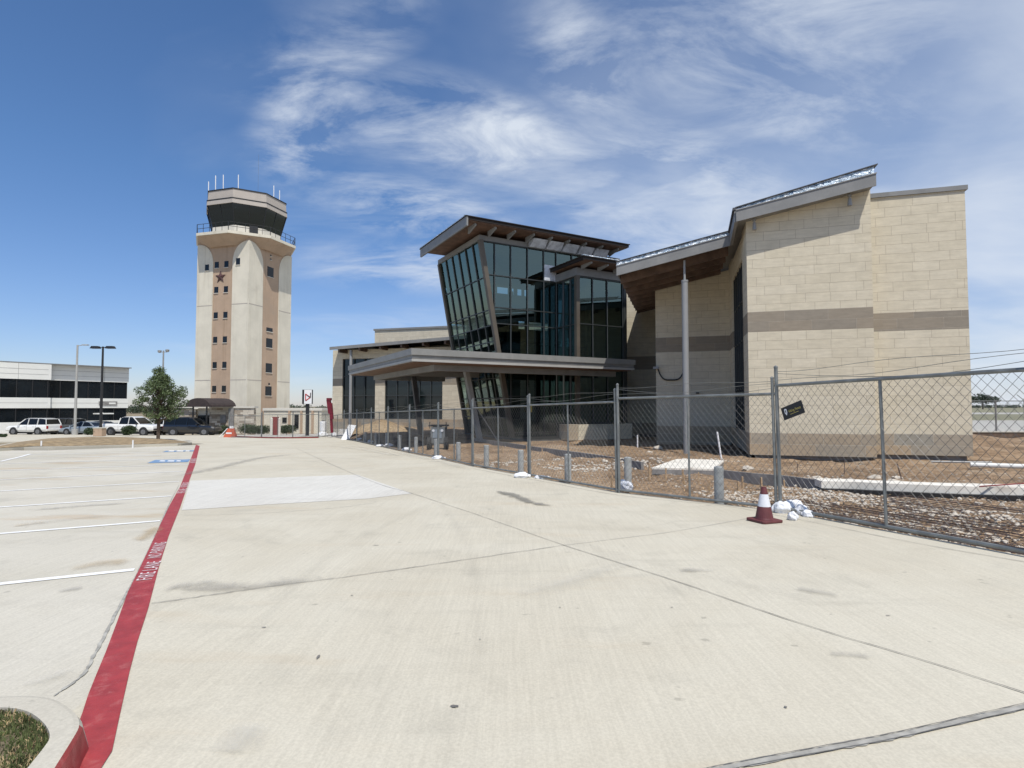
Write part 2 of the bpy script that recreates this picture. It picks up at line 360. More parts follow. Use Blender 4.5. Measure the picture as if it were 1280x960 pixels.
M['ceiling_in'] = mat('interior_slab', (0.10, 0.10, 0.095), 0.8, var=0.2)
M['glass'] = glass_mat('teal_tinted_glass', (0.26, 0.38, 0.37))
M['dglass'] = mat('dark_window_glass', (0.008, 0.014, 0.016), 0.06, spec=0.6)
M['dglass2'] = mat('dark_office_glass', (0.008, 0.011, 0.014), 0.12, spec=0.4, var=0.4, vscale=0.4)
M['cglass'] = mat('car_glass', (0.006, 0.007, 0.008), 0.08, spec=0.35)
M['black'] = mat('black_satin', (0.015, 0.015, 0.016), 0.5)
M['tan'] = mat('tan_stucco', (0.42, 0.305, 0.215), 0.9, var=0.07, vscale=0.5, bump=0.15, bscale=30, dirt=(0.36, 0.28, 0.21), dscale=0.35, streak=2.2)
M['cream'] = mat('cream_stucco', (0.64, 0.595, 0.49), 0.9, var=0.07, vscale=0.4, bump=0.15, bscale=30, dirt=(0.55, 0.51, 0.42), dscale=0.3, streak=1.8)
M['cream_lt'] = mat('light_cream_stucco', (0.60, 0.57, 0.50), 0.9, var=0.05, vscale=0.4)
M['capgrey'] = mat('cab_cladding', (0.41, 0.365, 0.32), 0.7, var=0.04, vscale=1)
M['star'] = mat('rust_star', (0.07, 0.03, 0.027), 0.5, var=0.3)
M['offwhite'] = mat('white_panels', (0.72, 0.72, 0.68), 0.6, var=0.04, vscale=0.3)
M['awning'] = mat('dark_brown_canvas', (0.035, 0.024, 0.022), 0.7, var=0.2)
M['galv'] = mat('galvanised_steel', (0.19, 0.20, 0.195), 0.5, metal=0.3, var=0.2, vscale=6)
M['mesh_wire'] = mat('chain_link_wire', (0.15, 0.15, 0.145), 0.5, metal=0.3)
M['bollard'] = mat('grey_post_tube', (0.33, 0.345, 0.34), 0.6, var=0.15, vscale=5, dirt=(0.22, 0.20, 0.18), dscale=4)
M['bag'] = mat('white_sandbag', (0.74, 0.75, 0.77), 0.6, var=0.08, vscale=8, bump=0.8, bscale=14)
M['stake'] = mat('raw_timber', (0.42, 0.29, 0.17), 0.85, var=0.2, vscale=12)
M['form'] = mat('grey_form_board', (0.22, 0.21, 0.20), 0.8, var=0.2, vscale=3)
M['kerbw'] = mat('fresh_white_kerb', (0.70, 0.665, 0.59), 0.85, var=0.1, vscale=2, dirt=(0.48, 0.42, 0.35), dscale=1.5)
M['rebar'] = mat('rusty_rebar', (0.14, 0.095, 0.075), 0.8, var=0.4, vscale=7)
M['rust'] = mat('red_iron', (0.20, 0.045, 0.04), 0.7, var=0.2)
M['rock'] = mat('white_limestone_rubble', (0.48, 0.43, 0.36), 0.9, var=0.18, vscale=6, bump=0.6, bscale=12)
M['retain'] = mat('brown_retaining_wall', (0.125, 0.085, 0.06), 0.9, var=0.35, vscale=3, bump=0.6, bscale=8)
M['cone'] = mat('maroon_cone_rubber', (0.115, 0.03, 0.032), 0.55, var=0.15, vscale=10)
M['conew'] = mat('cone_reflective_band', (0.66, 0.67, 0.70), 0.4, var=0.06, vscale=20)
M['orange'] = mat('orange_barrier', (0.48, 0.10, 0.045), 0.5)
M['signred'] = mat('sign_red', (0.45, 0.03, 0.03), 0.5)
M['deepred'] = mat('deep_red_machine', (0.15, 0.008, 0.02), 0.45, var=0.2)
M['yellow'] = mat('yellow_print', (0.62, 0.50, 0.12), 0.5)
M['signwhite'] = mat('sign_white', (0.78, 0.78, 0.78), 0.5)
M['bark'] = mat('tree_bark', (0.10, 0.075, 0.055), 0.9, var=0.3, vscale=8, bump=0.6, bscale=25)
def leafmat(name, c, v=0.45):
    m = mat(name, c, 0.55, spec=0.35, var=v, vscale=2.2); b = m.node_tree.nodes['Principled BSDF']
    b.inputs['Subsurface Weight'].default_value = 0.0
    return m
M['leaf'] = leafmat('oak_leaves', (0.095, 0.13, 0.055))
M['leaf_dark'] = leafmat('distant_leaves', (0.04, 0.058, 0.032))
M['hedge'] = leafmat('hedge_leaves', (0.045, 0.07, 0.03))
M['drygrass'] = mat('dry_grass', (0.27, 0.20, 0.115), 0.95, var=0.35, vscale=3.0, bump=0.8, bscale=15, dirt=(0.19, 0.15, 0.085), dscale=1.2)
M['blade_g'] = mat('grass_blades', (0.105, 0.13, 0.045), 0.8, var=0.5, vscale=14)
M['blade_d'] = mat('straw_blades', (0.42, 0.33, 0.19), 0.85, var=0.3, vscale=14)
M['soil'] = mat('planter_soil', (0.17, 0.135, 0.085), 0.95, var=0.4, vscale=10)
M['chrome'] = mat('wheel_alloy', (0.25, 0.25, 0.26), 0.3, metal=0.8)
M['tyre'] = mat('tyre_rubber', (0.018, 0.018, 0.018), 0.8)
M['lamp_red'] = mat('tail_lamp', (0.30, 0.01, 0.01), 0.25)
M['lamp_clear'] = mat('head_lamp', (0.65, 0.67, 0.70), 0.15)
def carpaint(name, c):
    m = mat(name, c, 0.28, spec=0.6); m.node_tree.nodes['Principled BSDF'].inputs['Coat Weight'].default_value = 0.8; return m
M['p_white'] = carpaint('white_car_paint', (0.74, 0.74, 0.72)); M['p_silver'] = carpaint('blue_grey_car_paint', (0.21, 0.25, 0.29))
M['p_dark'] = carpaint('charcoal_car_paint', (0.05, 0.052, 0.05)); M['p_black'] = carpaint('black_car_paint', (0.004, 0.005, 0.008))
M['p_grey'] = carpaint('grey_car_paint', (0.13, 0.14, 0.145))

def foil_mat():
    m = bpy.data.materials.new('crinkled_foil_flashing'); m.use_nodes = True; t = m.node_tree; b = t.nodes['Principled BSDF']
    tcn = t.nodes.new('ShaderNodeTexCoord'); mp = t.nodes.new('ShaderNodeMapping'); mp.inputs['Scale'].default_value = (1, 1, 2.2)
    t.links.new(tcn.outputs['Object'], mp.inputs[0])
    n = t.nodes.new('ShaderNodeTexNoise'); t.links.new(mp.outputs[0], n.inputs['Vector']); n.inputs['Scale'].default_value = 3.6; n.inputs['Detail'].default_value = 5; n.inputs['Distortion'].default_value = 1.6
    r = t.nodes.new('ShaderNodeValToRGB'); t.links.new(n.outputs['Fac'], r.inputs[0]); e = r.color_ramp.elements
    e[0].position = 0.38; e[0].color = (0.16, 0.24, 0.33, 1); e[1].position = 0.6; e[1].color = (0.78, 0.82, 0.86, 1)
    x = e.new(0.49); x.color = (0.42, 0.52, 0.62, 1)
    t.links.new(r.outputs[0], b.inputs['Base Color']); b.inputs['Roughness'].default_value = 0.35; b.inputs['Metallic'].default_value = 0.3
    bn = t.nodes.new('ShaderNodeBump'); bn.inputs['Strength'].default_value = 1; bn.inputs['Distance'].default_value = 0.1
    t.links.new(n.outputs['Fac'], bn.inputs['Height']); t.links.new(bn.outputs[0], b.inputs['Normal']); return m
M['foil'] = foil_mat()
def smudge(name, col, amt, sc=2.5, stretch=(1, 1, 1), rot=0, edge=0.5):
    """a stain with soft, broken edges lying on the paving"""
    m = bpy.data.materials.new(name); m.use_nodes = True; t = m.node_tree; b = t.nodes['Principled BSDF']; b.inputs['Base Color'].default_value = (*col, 1); b.inputs['Roughness'].default_value = .8
    tcn = t.nodes.new('ShaderNodeTexCoord'); mp = t.nodes.new('ShaderNodeMapping'); mp.inputs['Scale'].default_value = stretch; mp.inputs['Rotation'].default_value = (0, 0, rot); t.links.new(tcn.outputs['Object'], mp.inputs[0])
    n = t.nodes.new('ShaderNodeTexNoise'); t.links.new(mp.outputs[0], n.inputs['Vector']); n.inputs['Scale'].default_value = sc; n.inputs['Detail'].default_value = 9; n.inputs['Roughness'].default_value = .68; n.inputs['Distortion'].default_value = .5
    uvm = t.nodes.new('ShaderNodeUVMap'); uvm.uv_map = 'soft'; sp = t.nodes.new('ShaderNodeSeparateXYZ'); t.links.new(uvm.outputs[0], sp.inputs[0])
    a = t.nodes.new('ShaderNodeMath'); a.operation = 'MULTIPLY_ADD'; t.links.new(n.outputs['Fac'], a.inputs[0]); a.inputs[1].default_value = 1.6; a.inputs[2].default_value = -1.3
    a2 = t.nodes.new('ShaderNodeMath'); a2.operation = 'ADD'; t.links.new(a.outputs[0], a2.inputs[0]); t.links.new(sp.outputs[0], a2.inputs[1])
    r_ = t.nodes.new('ShaderNodeMapRange'); r_.interpolation_type = 'SMOOTHSTEP'; t.links.new(a2.outputs[0], r_.inputs[0]); r_.inputs[1].default_value = 0.0; r_.inputs[2].default_value = edge; r_.inputs[4].default_value = amt
    t.links.new(r_.outputs[0], b.inputs['Alpha']); return m
M['sm_grey'] = smudge('grey_smudge', (0.29, 0.275, 0.25), .42, 4.0, edge=.8)
M['sm_wet'] = smudge('damp_patch', (0.23, 0.22, 0.19), .7, 3.0, edge=.5)
M['sm_rust'] = smudge('rust_stain', (0.46, 0.34, 0.19), .5, 2.5, edge=.9)
M['sm_tyre'] = smudge('tyre_mark', (0.32, 0.30, 0.26), .09, 1.2, edge=1.0)
M['sm_pale'] = smudge('pale_bloom', (0.58, 0.555, 0.49), .4, 1.3, edge=1.0)

def dirt_mat(name, cols, sc=1.0):
    m = bpy.data.materials.new(name); m.use_nodes = True; t = m.node_tree; b = t.nodes['Principled BSDF']; b.inputs['Roughness'].default_value = 0.95; b.inputs['Specular IOR Level'].default_value = 0.1
    tcn = t.nodes.new('ShaderNodeTexCoord')
    def noise(s, d, dist=0, loc=(0, 0, 0)):
        mp = t.nodes.new('ShaderNodeMapping'); mp.inputs['Location'].default_value = loc; t.links.new(tcn.outputs['Object'], mp.inputs[0])
        n = t.nodes.new('ShaderNodeTexNoise'); t.links.new(mp.outputs[0], n.inputs['Vector']); n.inputs['Scale'].default_value = s; n.inputs['Detail'].default_value = d; n.inputs['Roughness'].default_value = 0.68; n.inputs['Distortion'].default_value = dist; return n
    n1 = noise(0.42*sc, 9, 0.5); n2 = noise(5.5*sc, 7, 0.3, (4, 2, 0)); n3 = noise(22*sc, 4, 0, (1, 8, 0))
    r = t.nodes.new('ShaderNodeValToRGB'); t.links.new(n1.outputs['Fac'], r.inputs[0]); e = r.color_ramp.elements
    while len(e) < len(cols): e.new(0.5)
    for i, c in enumerate(cols): e[i].position = 0.32+0.36*i/(len(cols)-1); e[i].color = (*c, 1)
    def mr(n, a, c, lo, hi):
        q = t.nodes.new('ShaderNodeMapRange'); t.links.new(n.outputs['Fac'], q.inputs[0]); q.inputs[1].default_value = a; q.inputs[2].default_value = c; q.inputs[3].default_value = lo; q.inputs[4].default_value = hi; return q.outputs[0]
    def mul(a, bb):
        x = t.nodes.new('ShaderNodeMix'); x.data_type = 'RGBA'; x.blend_type = 'MULTIPLY'; x.inputs[0].default_value = 1; t.links.new(a, x.inputs[6]); t.links.new(bb, x.inputs[7]); return x.outputs[2]
    c = mul(mul(r.outputs[0], mr(n2, 0.3, 0.7, 0.55, 1.35)), mr(n3, 0.3, 0.7, 0.7, 1.3))
    x = t.nodes.new('ShaderNodeMix'); x.data_type = 'RGBA'; t.links.new(mr(n3, 0.66, 0.72, 0, 0.7), x.inputs[0]); t.links.new(c, x.inputs[6]); x.inputs[7].default_value = (0.62, 0.55, 0.44, 1)
    t.links.new(x.outputs[2], b.inputs['Base Color'])
    bn = t.nodes.new('ShaderNodeBump'); bn.inputs['Strength'].default_value = 0.9; bn.inputs['Distance'].default_value = 0.06; t.links.new(n2.outputs['Fac'], bn.inputs['Height']); t.links.new(bn.outputs[0], b.inputs['Normal'])
    return m
M['dirt'] = dirt_mat('orange_brown_dirt', [(0.13, 0.095, 0.067), (0.23, 0.16, 0.103), (0.30, 0.215, 0.14), (0.31, 0.25, 0.185)])
M['pile'] = dirt_mat('pale_dirt_pile', [(0.28, 0.20, 0.115), (0.38, 0.28, 0.17), (0.42, 0.32, 0.20)])
M['terrain'] = dirt_mat('open_ground', [(0.24, 0.20, 0.14), (0.27, 0.22, 0.15), (0.22, 0.21, 0.12)], 0.08)
M['field'] = mat('airfield_grass', (0.20, 0.19, 0.115), 0.95, var=0.2, vscale=0.03)
M['apron'] = mat('airfield_apron', (0.40, 0.385, 0.35), 0.9, var=0.08, vscale=0.05)

# ------------------------------------------------------------ setting: ground sheets
def sheet(name, poly, dz, m, skirt=0.0):
    """flat piece of ground cut at the bends of the terrain so that it follows it"""
    bm = bmesh.new(); vs = [bm.verts.new((p[0], p[1], 0)) for p in poly]; f = bm.faces.new(vs); bm.normal_update()
    if f.normal.z < 0: f.normal_flip()
    for yc in (40, 65):
        bmesh.ops.bisect_plane(bm, geom=bm.verts[:]+bm.edges[:]+bm.faces[:], plane_co=(0, yc, 0), plane_no=(0, 1, 0))
    bmesh.ops.triangulate(bm, faces=bm.faces[:])
    if skirt:
        ed = [e for e in bm.edges if e.is_boundary]
        r = bmesh.ops.extrude_edge_only(bm, edges=ed); low = {v for v in r['geom'] if isinstance(v, bmesh.types.BMVert)}
    for v in bm.verts:
        v.co.z = gz(v.co.x, v.co.y)+dz-(skirt if skirt and v in low else 0)
    bmesh.ops.recalc_face_normals(bm, faces=bm.faces[:])
    me = bpy.data.meshes.new(name); bm.to_mesh(me); bm.free(); me.materials.append(m)
    o = bpy.data.objects.new(name, me); COL.objects.link(o); return struct(o)
def GP(pts): return [(p.x, p.y) for p in (G(*q) for q in pts)]
def strip_poly(pts, wd):
    """ribbon of width wd along ground points"""
    P = [Vector((p[0], p[1])) for p in pts]; Lft = []; Rgt = []
    for i, p in enumerate(P):
        d = (P[min(i+1, len(P)-1)]-P[max(i-1, 0)]).normalized(); n = Vector((-d.y, d.x))
        wi = wd[i] if isinstance(wd, (list, tuple)) else wd
        Lft.append(p+n*wi/2); Rgt.append(p-n*wi/2)
    return [(v.x, v.y) for v in Lft+Rgt[::-1]]
def smooth_pts(pts, k=6):
    out = []
    for i in range(len(pts)-1):
        p0 = Vector(pts[max(i-1, 0)]); p1 = Vector(pts[i]); p2 = Vector(pts[i+1]); p3 = Vector(pts[min(i+2, len(pts)-1)])
        for j in range(k):
            t = j/k; out.append(0.5*((2*p1)+(-p0+p2)*t+(2*p0-5*p1+4*p2-p3)*t*t+(-p0+3*p1-3*p2+p3)*t**3))
    out.append(Vector(pts[-1])); return [tuple(v) for v in out]

def soft(name, pts, wd, dz, m, world=False):
    """ribbon whose 'soft' coordinate is 1 in the middle and 0 at its rim"""
    P_ = [(p[0], p[1]) for p in pts] if world else GP(pts)
    sp = smooth_pts(P_, 6); n = len(sp); me = bpy.data.meshes.new(name); V = []; F_ = []; U = []
    for i, p in enumerate(sp):
        d = (Vector(sp[min(i+1, n-1)])-Vector(sp[max(i-1, 0)])).normalized(); nn = Vector((-d.y, d.x)); e = min(1, 4*min(i, n-1-i)/n)
        for k in (-1, -.5, 0, .5, 1):
            q = Vector(p)+nn*wd*.5*k; V.append((q.x, q.y, gz(q.x, q.y)+dz)); U.append(e*(1-abs(k))*1.1)
    for i in range(n-1):
        for k in range(4): a = i*5+k; F_.append((a, a+1, a+6, a+5))
    me.from_pydata(V, [], F_); uv = me.uv_layers.new(name='soft')
    for po in me.polygons:
        for li in po.loop_indices: uv.data[li].uv = (U[me.loops[li].vertex_index], 0)
    me.materials.append(M[m]); o = bpy.data.objects.new(name, me); COL.objects.link(o); return struct(o)

# fence line: bottom corners of the panels
FPX = [(1316, 703), (974, 639), (773, 616), (662, 596), (591, 583), (548, 573.5), (512, 566.5), (485, 560.5), (464, 556), (446, 552), (430, 549), (415, 546)]
FP = [G(*p) for p in FPX]
FP0 = FP[0]+(FP[0]-FP[1]).normalized()*3.66
FPall = [FP0+(FP0-FP[0])*2.5, FP0]+FP
far_edge = [G(400, 546), G(345, 547.5), G(284, 547)]
edge_line = [(p.x, p.y) for p in FPall]+[(p.x, p.y) for p in far_edge]

# base terrain
def build_terrain():
    mb = MB()
    xs = [-3000, -800, -200, -90, -60]+[-40+4*i for i in range(20)]+[42, 60, 100, 300, 900, 3000]
    ys = [-60, -20, 0]+[4*i for i in range(1, 11)]+[46, 52, 58, 65, 80, 110, 200, 500, 1500, 7000]
    idx = {}
    for j, y in enumerate(ys):
        for i, x in enumerate(xs):
            z = gz(x, y)-0.03
            d = 0.45 if (-40 < y < 48 and -25 < x < 42) else 0.06
            idx[i, j] = len(mb.v); mb.v.append(Vector((x, y, z-d)))
    for j in range(len(ys)-1):
        for i in range(len(xs)-1): mb.f.append((idx[i, j], idx[i+1, j], idx[i+1, j+1], idx[i, j+1]))
    struct(mb.build('ground', M['terrain']))
build_terrain()

# fire lane road: everything left of the fence line and right of the red kerb, plus what lies behind the viewer
redL = [(70, 962), (92, 918), (103, 892), (110, 870), (120, 845), (132.5, 815), (147.5, 775), (160, 740), (173, 714), (187.5, 684), (201.5, 653.6), (213, 630), (225, 609), (234, 585.6), (241, 567), (245, 556)]
redR = [(140, 940), (152.5, 882), (162, 840), (172, 802), (185, 762), (199, 708), (211, 670), (225, 635), (237, 600), (244, 581), (249.6, 557.5)]
kl = GP(redL[3:])
k_far = kl[-1]; k_near = kl[0]
off = Vector((u2.x, u2.y))
edge_out = strip_poly(edge_line, 0.12)[:len(edge_line)]
edge_far = edge_line
road = [(k_near[0]+0.6, k_near[1]-1.2), (k_near[0]+2.2, -12), (FPall[0].x+1, -12)]
road += [(p[0]+0.07, p[1]+0.03) for p in edge_line]
# beyond the far end the cross street runs left and right
road += [GP([(284, 543)])[0], GP([(0, 549.5)])[0]]
lot_far = GP([(0, 561), (40, 560.5), (245, 556)])
road_poly = road+[(-36, G(0, 549.5).y), (-36, 30), GP([(0, 551.5)])[0]]
road_poly = [(k_near[0]+0.02, k_near[1]-0.05), (k_near[0]+0.25, k_near[1]-1.3), (k_near[0]+2.0, -12), (FPall[0].x+1, -12)]
road_poly += [(p[0]+0.06, p[1]+0.03) for p in edge_line]
g284 = G(284, 543); gl = G(0, 547.5); g0 = G(0, 553)
road_poly += [(g284.x, g284.y), (-75, g284.y+4), (-75, 36), (g0.x, g0.y+1.0), (G(120, 551).x, G(120, 551).y), (G(255, 554.5).x, G(255, 554.5).y)]
road_poly += kl[::-1]
sheet('road', road_poly, 0.0, M['road'], 0.35)
# second street tones beyond
sheet('street', [(-120, 43), (-12, 43.2), (-12, 58), (-24, 60), (-120, 66)], -0.012, M['far_paving'])
sheet('forecourt', [(-150, 58.5), (-12, 58.5), (20, 62), (20, 140), (-150, 140)], -0.025, M['far_paving'])
# parking lot left of the kerb
lot_poly = kl+[GP([(247, 555.5)])[0]]
lot_poly += [GP([(262, 553.8)])[0], (-14.5, 31.2)]
lot_poly = [(k_near[0]+.3, k_near[1]-0.3)]+[(x+.25, y+.1) for x, y in kl]+[GP([(60, 563)])[0], (-60, G(60, 563).y+2), (-60, -12), (k_near[0]+0.3, -12)]
sheet('parking_lot', lot_poly, -0.004, M['lot'], 0.3)
# the red kerb strip
redpts = GP(redL[2:])+GP(redR[::-1])+GP([(126, 962), (117, 985), (100, 985), (98, 905)])
sheet('kerb_paint', redpts, 0.006, M['red'])
# gutter joint beside the kerb
gut = GP([(67, 870), (86, 857), (105, 842), (117, 820), (132, 792), (150, 757), (170, 720), (186, 688), (200, 656), (213, 627), (224, 606)])
random.seed(11); gp = smooth_pts(gut, 7)
gp = [(x+random.uniform(-.003, .003), y+random.uniform(-.003, .003)) for x, y in gp]
sheet('gutter_joint', strip_poly(gp, [random.uniform(.010, .026)*(1 if 4 < k < len(gp)-6 else .5) for k in range(len(gp))]), 0.002, M['crack'])
# pale new slab
sheet('new_slab', GP([(238, 601), (340, 597.2), (446.5, 593.5), (515, 617), (459, 623.6), (340, 630.5), (227, 638)]), 0.004, M['patch'])
def joint(name, pts, wd, m, dz=0.008, k=5, wob=0.004):
    sp = smooth_pts(GP(pts), k); sp = [(x+random.uniform(-wob, wob), y+random.uniform(-wob, wob)) for x, y in sp]
    return sheet(name, strip_poly(sp, [wd*random.uniform(0.6, 1.3) for _ in sp]), dz, m)
joint('long_joint', [(369, 560), (451, 596.5), (515, 617), (584, 639.5), (640, 659), (705, 682), (845, 727), (1000, 780), (1140, 822), (1300, 873)], 0.0085, M['tar'], k=8)
joint('cross_joint', [(189, 755), (260, 745), (335, 734), (430, 722), (528, 708), (623, 694), (705, 682)], 0.009, M['tar'], k=10, wob=0.008)
joint('cross_joint', [(705, 682), (770, 674), (840, 665), (920, 651), (960, 643)], 0.008, M['seal'], k=8)
joint('wide_joint', [(870, 970), (912, 960), (1040, 936), (1120, 921), (1230, 896), (1310, 878)], 0.042, M['seal'], 0.006, k=9, wob=0.003)
joint('wide_joint_edge', [(870, 966), (912, 956.5), (1040, 932.5), (1120, 917.5), (1230, 892.5), (1310, 874.5)], 0.006, M['tar'], 0.010, k=12, wob=0.0015)
joint('wide_joint_edge', [(870, 974.5), (912, 964), (1040, 939.5), (1120, 924.5), (1230, 899.5), (1310, 881.5)], 0.005, M['tar'], 0.010, k=12, wob=0.0015)
joint('cross_joint', [(250, 577), (330, 573), (400, 572), (470, 575)], 0.02, M['seal'], k=6, wob=0.02)
joint('cross_joint', [(230, 645), (340, 641), (430, 634), (470, 628)], 0.010, M['seal'], k=9, wob=0.02)
joint('cross_joint', [(370, 560), (440, 558), (500, 570)], 0.02, M['seal'], k=6)
joint('edge_joint', [(1300, 706), (1138, 678), (990, 648), (900, 632), (775, 619.5), (662, 599), (591, 586)], 0.012, M['tar'], k=8)
soft('water_stain', [(612, 612), (640, 619), (665, 629), (705, 635)], .62, .016, 'sm_wet')
soft('smudge', [(185, 748), (230, 738), (300, 735), (370, 728), (480, 716)], .75, .018, 'sm_grey')
soft('smudge', [(190, 742), (240, 733), (290, 730)], .5, .020, 'sm_grey')
soft('smudge', [(840, 715), (870, 714), (905, 716)], .35, .018, 'sm_grey')
soft('smudge', [(985, 735), (1020, 741), (1060, 747)], .35, .018, 'sm_grey')
soft('smudge', [(1030, 818), (1060, 821), (1100, 824)], .25, .018, 'sm_grey')
soft('smudge', [(190, 600), (260, 588), (330, 572), (400, 566)], 1.3, .018, 'sm_grey')
soft('rust_stain', [(75, 716), (120, 707), (172, 701)], .8, .012, 'sm_rust')
soft('rust_stain', [(5, 660), (40, 655), (60, 652)], .5, .012, 'sm_rust')
soft('rust_stain', [(170, 680), (185, 668), (200, 655)], .5, .012, 'sm_rust')
soft('smudge', [(60, 742), (90, 737), (110, 734)], .3, .012, 'sm_grey')
soft('tyre_track', [(230, 960), (330, 780), (420, 690), (520, 640), (600, 600)], .5, .021, 'sm_tyre')
soft('tyre_track', [(620, 960), (600, 800), (590, 700), (560, 640), (520, 590)], .5, .021, 'sm_tyre')
soft('tyre_track', [(1280, 760), (1000, 690), (820, 650), (680, 610)], .45, .021, 'sm_tyre')
soft('tyre_track', [(1280, 830), (980, 745), (760, 690), (600, 640)], .45, .021, 'sm_tyre')
soft('pale_bloom', [(280, 950), (300, 930), (330, 900)], .5, .022, 'sm_pale')
soft('pale_bloom', [(470, 560), (540, 575), (600, 592)], 1.6, .022, 'sm_pale')
soft('pale_bloom', [(400, 556), (450, 562), (520, 575)], 1.4, .024, 'sm_pale')
soft('pale_bloom', [(820, 700), (740, 720), (600, 760)], 1.0, .022, 'sm_pale')
soft('pale_bloom', [(0, 660), (80, 650), (180, 640)], 1.2, .014, 'sm_pale')
soft('pale_bloom', [(10, 860), (60, 850), (100, 830)], .4, .014, 'sm_pale')
soft('smudge', [(20, 640), (100, 633), (180, 628)], .6, .013, 'sm_grey')
for px, py, rx, ry in ((398, 822, .012, .04), (568, 884, .022, .014), (198, 695, .0, .0), (440, 745, .012, .008), (600, 800, .010, .006), (840, 760, .012, .006), (330, 785, .02, .008), (982, 885, .008, .012), (700, 760, .01, .006), (1110, 770, .02, .006), (470, 682, .04, .01)):
    if rx == 0: continue
    c = G(px, py); pl = []
    for i in range(14):
        t = 2*math.pi*i/14; rr = random.uniform(0.6, 1.15); pl.append((c.x+rx*rr*math.cos(t), c.y+ry*rr*math.sin(t)))
    sheet('oil_spot', pl, 0.007, M['tar'] if rx < 0.03 else M['soot'])
# lines of the parking stalls
for a, b in (((-20, 732), (168, 712)), ((-20, 668.6), (200, 651)), ((-20, 635.2), (214, 620)), ((-20, 614.9), (224, 601.8)), ((-20, 600.5), (230, 589)), ((-20, 588.6), (236, 580.5)),
             ((-20, 580.2), (182, 574.4)), ((-20, 574.0), (200, 569.2)), ((30, 568.4), (205, 565.4))):
    P = GP([a, b]); sheet('stall_line', strip_poly(P, 0.105), 0.002, M['white_paint'])
sheet('stall_line', strip_poly(GP([(0, 577), (28, 570.5), (38, 567.5)]), 0.12), 0.006, M['white_paint'])
for q in ([(184, 579), (194, 575), (238, 574.2), (235, 577.6)], [(203, 565.2), (208, 563.6), (243, 562.9), (242, 564.2)]):
    sheet('accessible_bay_marking', GP(q), 0.006, M['blue_paint'])
    c = [sum(v)/4 for v in zip(*q)]
    for dx, ddx in ((-9, 5), (2, 6), (11, 4)):
        sheet('wheelchair_symbol', GP([(c[0]+dx-ddx, c[1]+.5), (c[0]+dx-ddx+2, c[1]-.6), (c[0]+dx+ddx*.6, c[1]-.5), (c[0]+dx+ddx*.4, c[1]+.6)]), 0.010, M['white_paint'])
# lettering FIRE LANE / NO PARKING on the kerb
def lettering(txt, p_start, p_end, hgt):
    cu = bpy.data.curves.new('text', 'FONT'); cu.body = txt; cu.size = 1.0; cu.space_character = 1.12
    to = bpy.data.objects.new('text', cu); COL.objects.link(to); bpy.context.view_layer.update()
    me = bpy.data.meshes.new_from_object(to.evaluated_get(bpy.context.evaluated_depsgraph_get()))
    bpy.data.objects.remove(to)
    xs = [v.co.x for v in me.vertices]; ys = [v.co.y for v in me.vertices]; x0, x1, y0, y1 = min(xs), max(xs), min(ys), max(ys)
    A = G(*p_start); Bp = G(*p_end); d = (Bp-A); n = Vector((-d.y, d.x, 0)).normalized()
    for v in me.vertices:
        q = A+d*((v.co.x-x0)/(x1-x0))+n*(hgt*((v.co.y-y0)/(y1-y0)-0.5)); v.co = (q.x, q.y, gz(q.x, q.y)+0.011)
    me.materials.append(M['letter']); o = bpy.data.objects.new('kerb_lettering', me); COL.objects.link(o); struct(o)
lettering('FIRE LANE', (180, 726), (193, 703), 0.13)
lettering('NO PARKING', (192, 698.5), (201, 679), 0.13)
lettering('FIRE LANE', (226.5, 617), (229, 611.5), 0.15)
lettering('NO PARKING', (230, 609.5), (233, 603.5), 0.15)
lettering('NO PARKING', (240.8, 579), (242.3, 573.5), 0.17)

